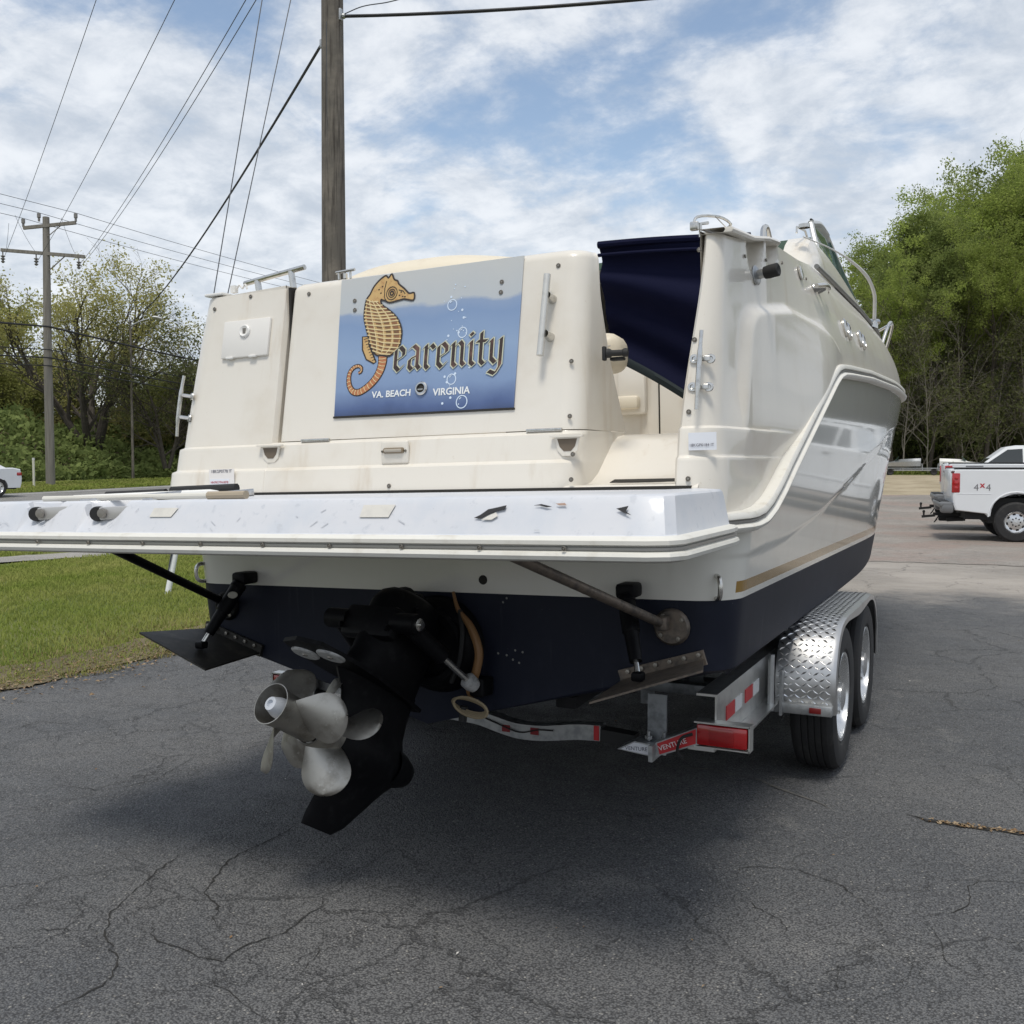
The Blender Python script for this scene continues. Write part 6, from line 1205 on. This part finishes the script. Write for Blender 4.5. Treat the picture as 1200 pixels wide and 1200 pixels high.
protoU = [tree_meshes('understorey_tree', 31, 8, .09, 2, .1, .8, (14, 6), .25, 9000, .16, .55, BARKD, LF2), tree_meshes('understorey_tree', 32, 6.5, .08, 2, .08, .9, (14, 6), .2, 8000, .16, .55, BARKD, LFU)]
used = set()
def put(proto, x, y, s, rz, label, cat, grp, sz=None):
    t = proto if proto not in used else copy_tree(proto); used.add(proto); t.location = (x, y, gz(x, y) - .1); t.rotation_euler = (0, 0, rz); t.scale = (s, s, sz or s); tag(t, label, cat, grp); return t
fr = Vector((-.4415, .8973, 0)); rgt = Vector((.8973, .4415, 0)); CP = Vector((1.949, -3.252, 0))
def cam_at(u, dpt): p = CP + fr * dpt + rgt * (u * dpt); return p.x, p.y           # u = sideways per metre of distance from where the photographer stood
g = random.Random(44)
# edge of the wood: first row, taller rows behind, heights follow the skyline
sky_h = [(.30, 8), (.335, 11.5), (.36, 14), (.39, 17.), (.42, 18.3), (.45, 17.8), (.48, 19.5), (.52, 21.5), (.60, 22), (.9, 22)]
HP = [24, 27, 22, 25]; ORD = 'first second third fourth fifth sixth seventh eighth ninth tenth eleventh twelfth thirteenth fourteenth fifteenth'.split(); CN = {}
def cnt(*a): CN[a] = CN.get(a, -1) + 1; return CN[a]
for row, (d0, n, uu) in enumerate(((76, 13, (.325, .70)), (82, 13, (.345, .75)), (90, 14, (.33, .80)), (99, 12, (.36, .85)))):
    for k in range(n):
        u = uu[0] + (uu[1] - uu[0]) * (k + g.uniform(-.3, .3)) / (n - 1); u = max(u, .328); d_ = d0 + g.uniform(-2.5, 2.5); pi_ = g.randrange(4) if row else (0, 1, 0, 2)[k % 4]; h = interp(u, sky_h) * g.uniform(.86, 1.02) * (d_ / 78) * (.80 if row == 0 else 1.0)
        put(protoF[pi_], *cam_at(u, d_), h / HP[pi_], g.uniform(0, 6.28), f"{ORD[cnt(row, pi_)]} {('bright green tree', 'pale barked bright green tree', 'deep green tree', 'thinly leaved pale barked tree')[pi_]} from the left in the {('front', 'second', 'third', 'back')[row]} row of the wood", 'tree', 'trees of the wood behind the lot')
for k in range(26): u = .325 + .40 * k / 25 + g.uniform(-.008, .008); i = k % 2; put(protoB[i], *cam_at(u, 73.5 + g.uniform(-1.5, 1.5)), g.uniform(.55, 1.05), g.uniform(0, 6.28), f"{ORD[cnt('b', i)]} {('pale', 'grey')[i]} leafless tree from the left along the front of the wood", 'tree', 'leafless trees at the front of the wood')
for k in range(12): u = .335 + .42 * k / 11 + g.uniform(-.008, .008); i = k % 2; put(protoU[i], *cam_at(u, 80 + g.uniform(-1, 4)), g.uniform(.8, 1.5), g.uniform(0, 6.28), f"{ORD[cnt('u', i)]} {('dark leafy', 'brownish')[i]} low tree from the left under the wood edge", 'tree', 'low trees under the wood edge')
def mass(name, n, f, ls, mat, seed):
    q = np.random.default_rng(seed); c = f(q, n); n = len(c); nn = q.normal(0, 1, (n, 3)); nn[:, 2] += .7; nn /= np.linalg.norm(nn, axis=1)[:, None]; u = np.cross(nn, q.normal(0, 1, (n, 3))); u /= np.linalg.norm(u, axis=1)[:, None]; v = np.cross(nn, u); s = ls * q.uniform(.5, 1.4, (n, 1))
    V = np.stack([c - u * s, c + v * s * .6, c + u * s, c - v * s * .6], 1).reshape(-1, 3); return fast_mesh(name, V, np.arange(n * 4).reshape(-1, 4), mat, None, 'stuff')
def f_under(q, n):
    u = q.uniform(.30, .95, n); d_ = q.uniform(78, 106, n); z = q.random(n) ** 1.4 * (3.5 + 1.5 * np.sin(u * 90) + 1.5 * np.sin(u * 37 + 1)) + .7; return np.stack([1.949 - .4415 * d_ + .8973 * u * d_, -3.252 + .8973 * d_ + .4415 * u * d_, z], 1)
mass('undergrowth', 60000, f_under, .22, LFU, 5)
def f_deep(q, n):
    u = q.uniform(.29, 1.0, n); d_ = q.uniform(102, 122, n); z = q.random(n) * np.interp(u, [.29, .36, .45, .6], [9, 15, 20, 22]); return np.stack([1.949 - .4415 * d_ + .8973 * u * d_, -3.252 + .8973 * d_ + .4415 * u * d_, z], 1)
mass('deep_wood', 90000, f_deep, .42, LF2, 6)
def f_low(q, n):
    u = q.uniform(-.30, .32, n); d_ = q.uniform(110, 140, n); z = q.random(n) * (5 + 2 * np.sin(u * 40)); return np.stack([1.949 - .4415 * d_ + .8973 * u * d_, -3.252 + .8973 * d_ + .4415 * u * d_, z], 1)
mass('far_wood', 40000, f_low, .5, LF2, 8)
def f_grs(q, n):
    u = q.uniform(.28, .8, n); d_ = q.uniform(72, 78, n); return np.stack([1.949 - .4415 * d_ + .8973 * u * d_, -3.252 + .8973 * d_ + .4415 * u * d_, .75 + .2 * q.random(n)], 1)
mass('wood_edge_grass', 16000, f_grs, .12, GRM, 9)
# left: big spreading tree, its neighbours, the brush bank
pS = [tree_meshes('spreading_tree', 51, 9.6, .34, 3, .18, .55, (9, 6, 5), .35, 20000, .085, .40, BARKD, LF3, stems=5, zmin=.22), tree_meshes('olive_tree', 52, 9, .25, 3, .15, .7, (11, 6, 4), .3, 22000, .12, .42, BARKD, LF4, stems=3), tree_meshes('bramble_tree', 53, 7, .16, 3, .1, .8, (11, 6, 3), .2, 5000, .09, .5, BARKD, LFU, stems=4)]
def putL(i, u, d_, s, lab, sz=None, dz=0.): t = put(pS[i], *cam_at(u, d_), s, g.uniform(0, 6.28), lab, 'tree', 'trees on the bank across the road', sz); t.location.z += dz; return t
putL(0, -.42, 57, 1.0, 'big spreading tree with many dark stems and thin yellowish leaves across the road', .98, 1.3)
putL(1, -.325, 63, .66, 'olive green tree right of the spreading tree across the road', .58, 1.2); putL(1, -.505, 62, .80, 'olive green tree left of the spreading tree across the road', .74, 1.2); putL(1, -.36, 68, .7, 'olive green tree behind the spreading tree', .58, 1.5); putL(1, -.465, 70, .85, 'olive green tree behind the far utility pole', .70, 1.5); putL(1, -.55, 66, 1.2, 'olive green tree beyond the left edge of the bank', 1.1, 1.2); putL(1, -.29, 66, .85, 'olive green tree beside the port edge of the cruiser', .66, 1.)
putL(2, -.345, 54, .95, 'dark brambly tree low on the bank beside the cruiser', .9, .9); putL(2, -.31, 56, 1.0, 'dark brambly tree half hidden by the cruiser', .95, .9); putL(2, -.40, 63, .9, 'dark brambly tree under the spreading tree', .8, 1.2)
def f_thick(q, n):
    u = q.uniform(-.62, -.26, n); d_ = q.uniform(59, 72, n); z = 2.6 + q.random(n) ** 1.3 * (2.3 + .9 * np.sin(u * 55) + .6 * np.sin(u * 131 + 2)); return np.stack([1.949 - .4415 * d_ + .8973 * u * d_, -3.252 + .8973 * d_ + .4415 * u * d_, z], 1)
mass('thicket', 26000, f_thick, .15, leaf_mat('leaves_thicket', (.16, .15, .06), (.27, .26, .09), .35, .5, (.20, .16, .10)), 15)
def bz(q, s): return 3.0 * ss(q, 0, 7) * (.92 + .10 * sin(s * .35) + .06 * sin(s * .9))
def bkxy(s, q): return (-40.5 - q, -10 + s)
b = B().grid([[(*bkxy(s, q), gz(*bkxy(s, q)) - .1 + bz(q, s)) for q in np.linspace(0, 40, 30)] for s in np.linspace(0, 110, 60)]); b.out('bank', g_soil, None, True, kind='structure')
def f_bk(q, n):
    s = q.uniform(20, 95, n); w_ = q.random(n) ** 1.2 * 11; z = np.array([bz(a, c) for a, c in zip(w_, s)]) + gz(-42, 30) + q.random(n) ** 2 * (.8 + .5 * np.sin(s * 1.3) * np.sin(w_ * 1.1)); return np.stack([-40.2 - w_, -10 + s, z], 1)
mass('bank_brush', 70000, f_bk, .16, LFB, 12)
# the other verges and a row of trees behind the photographer, so that the place goes on
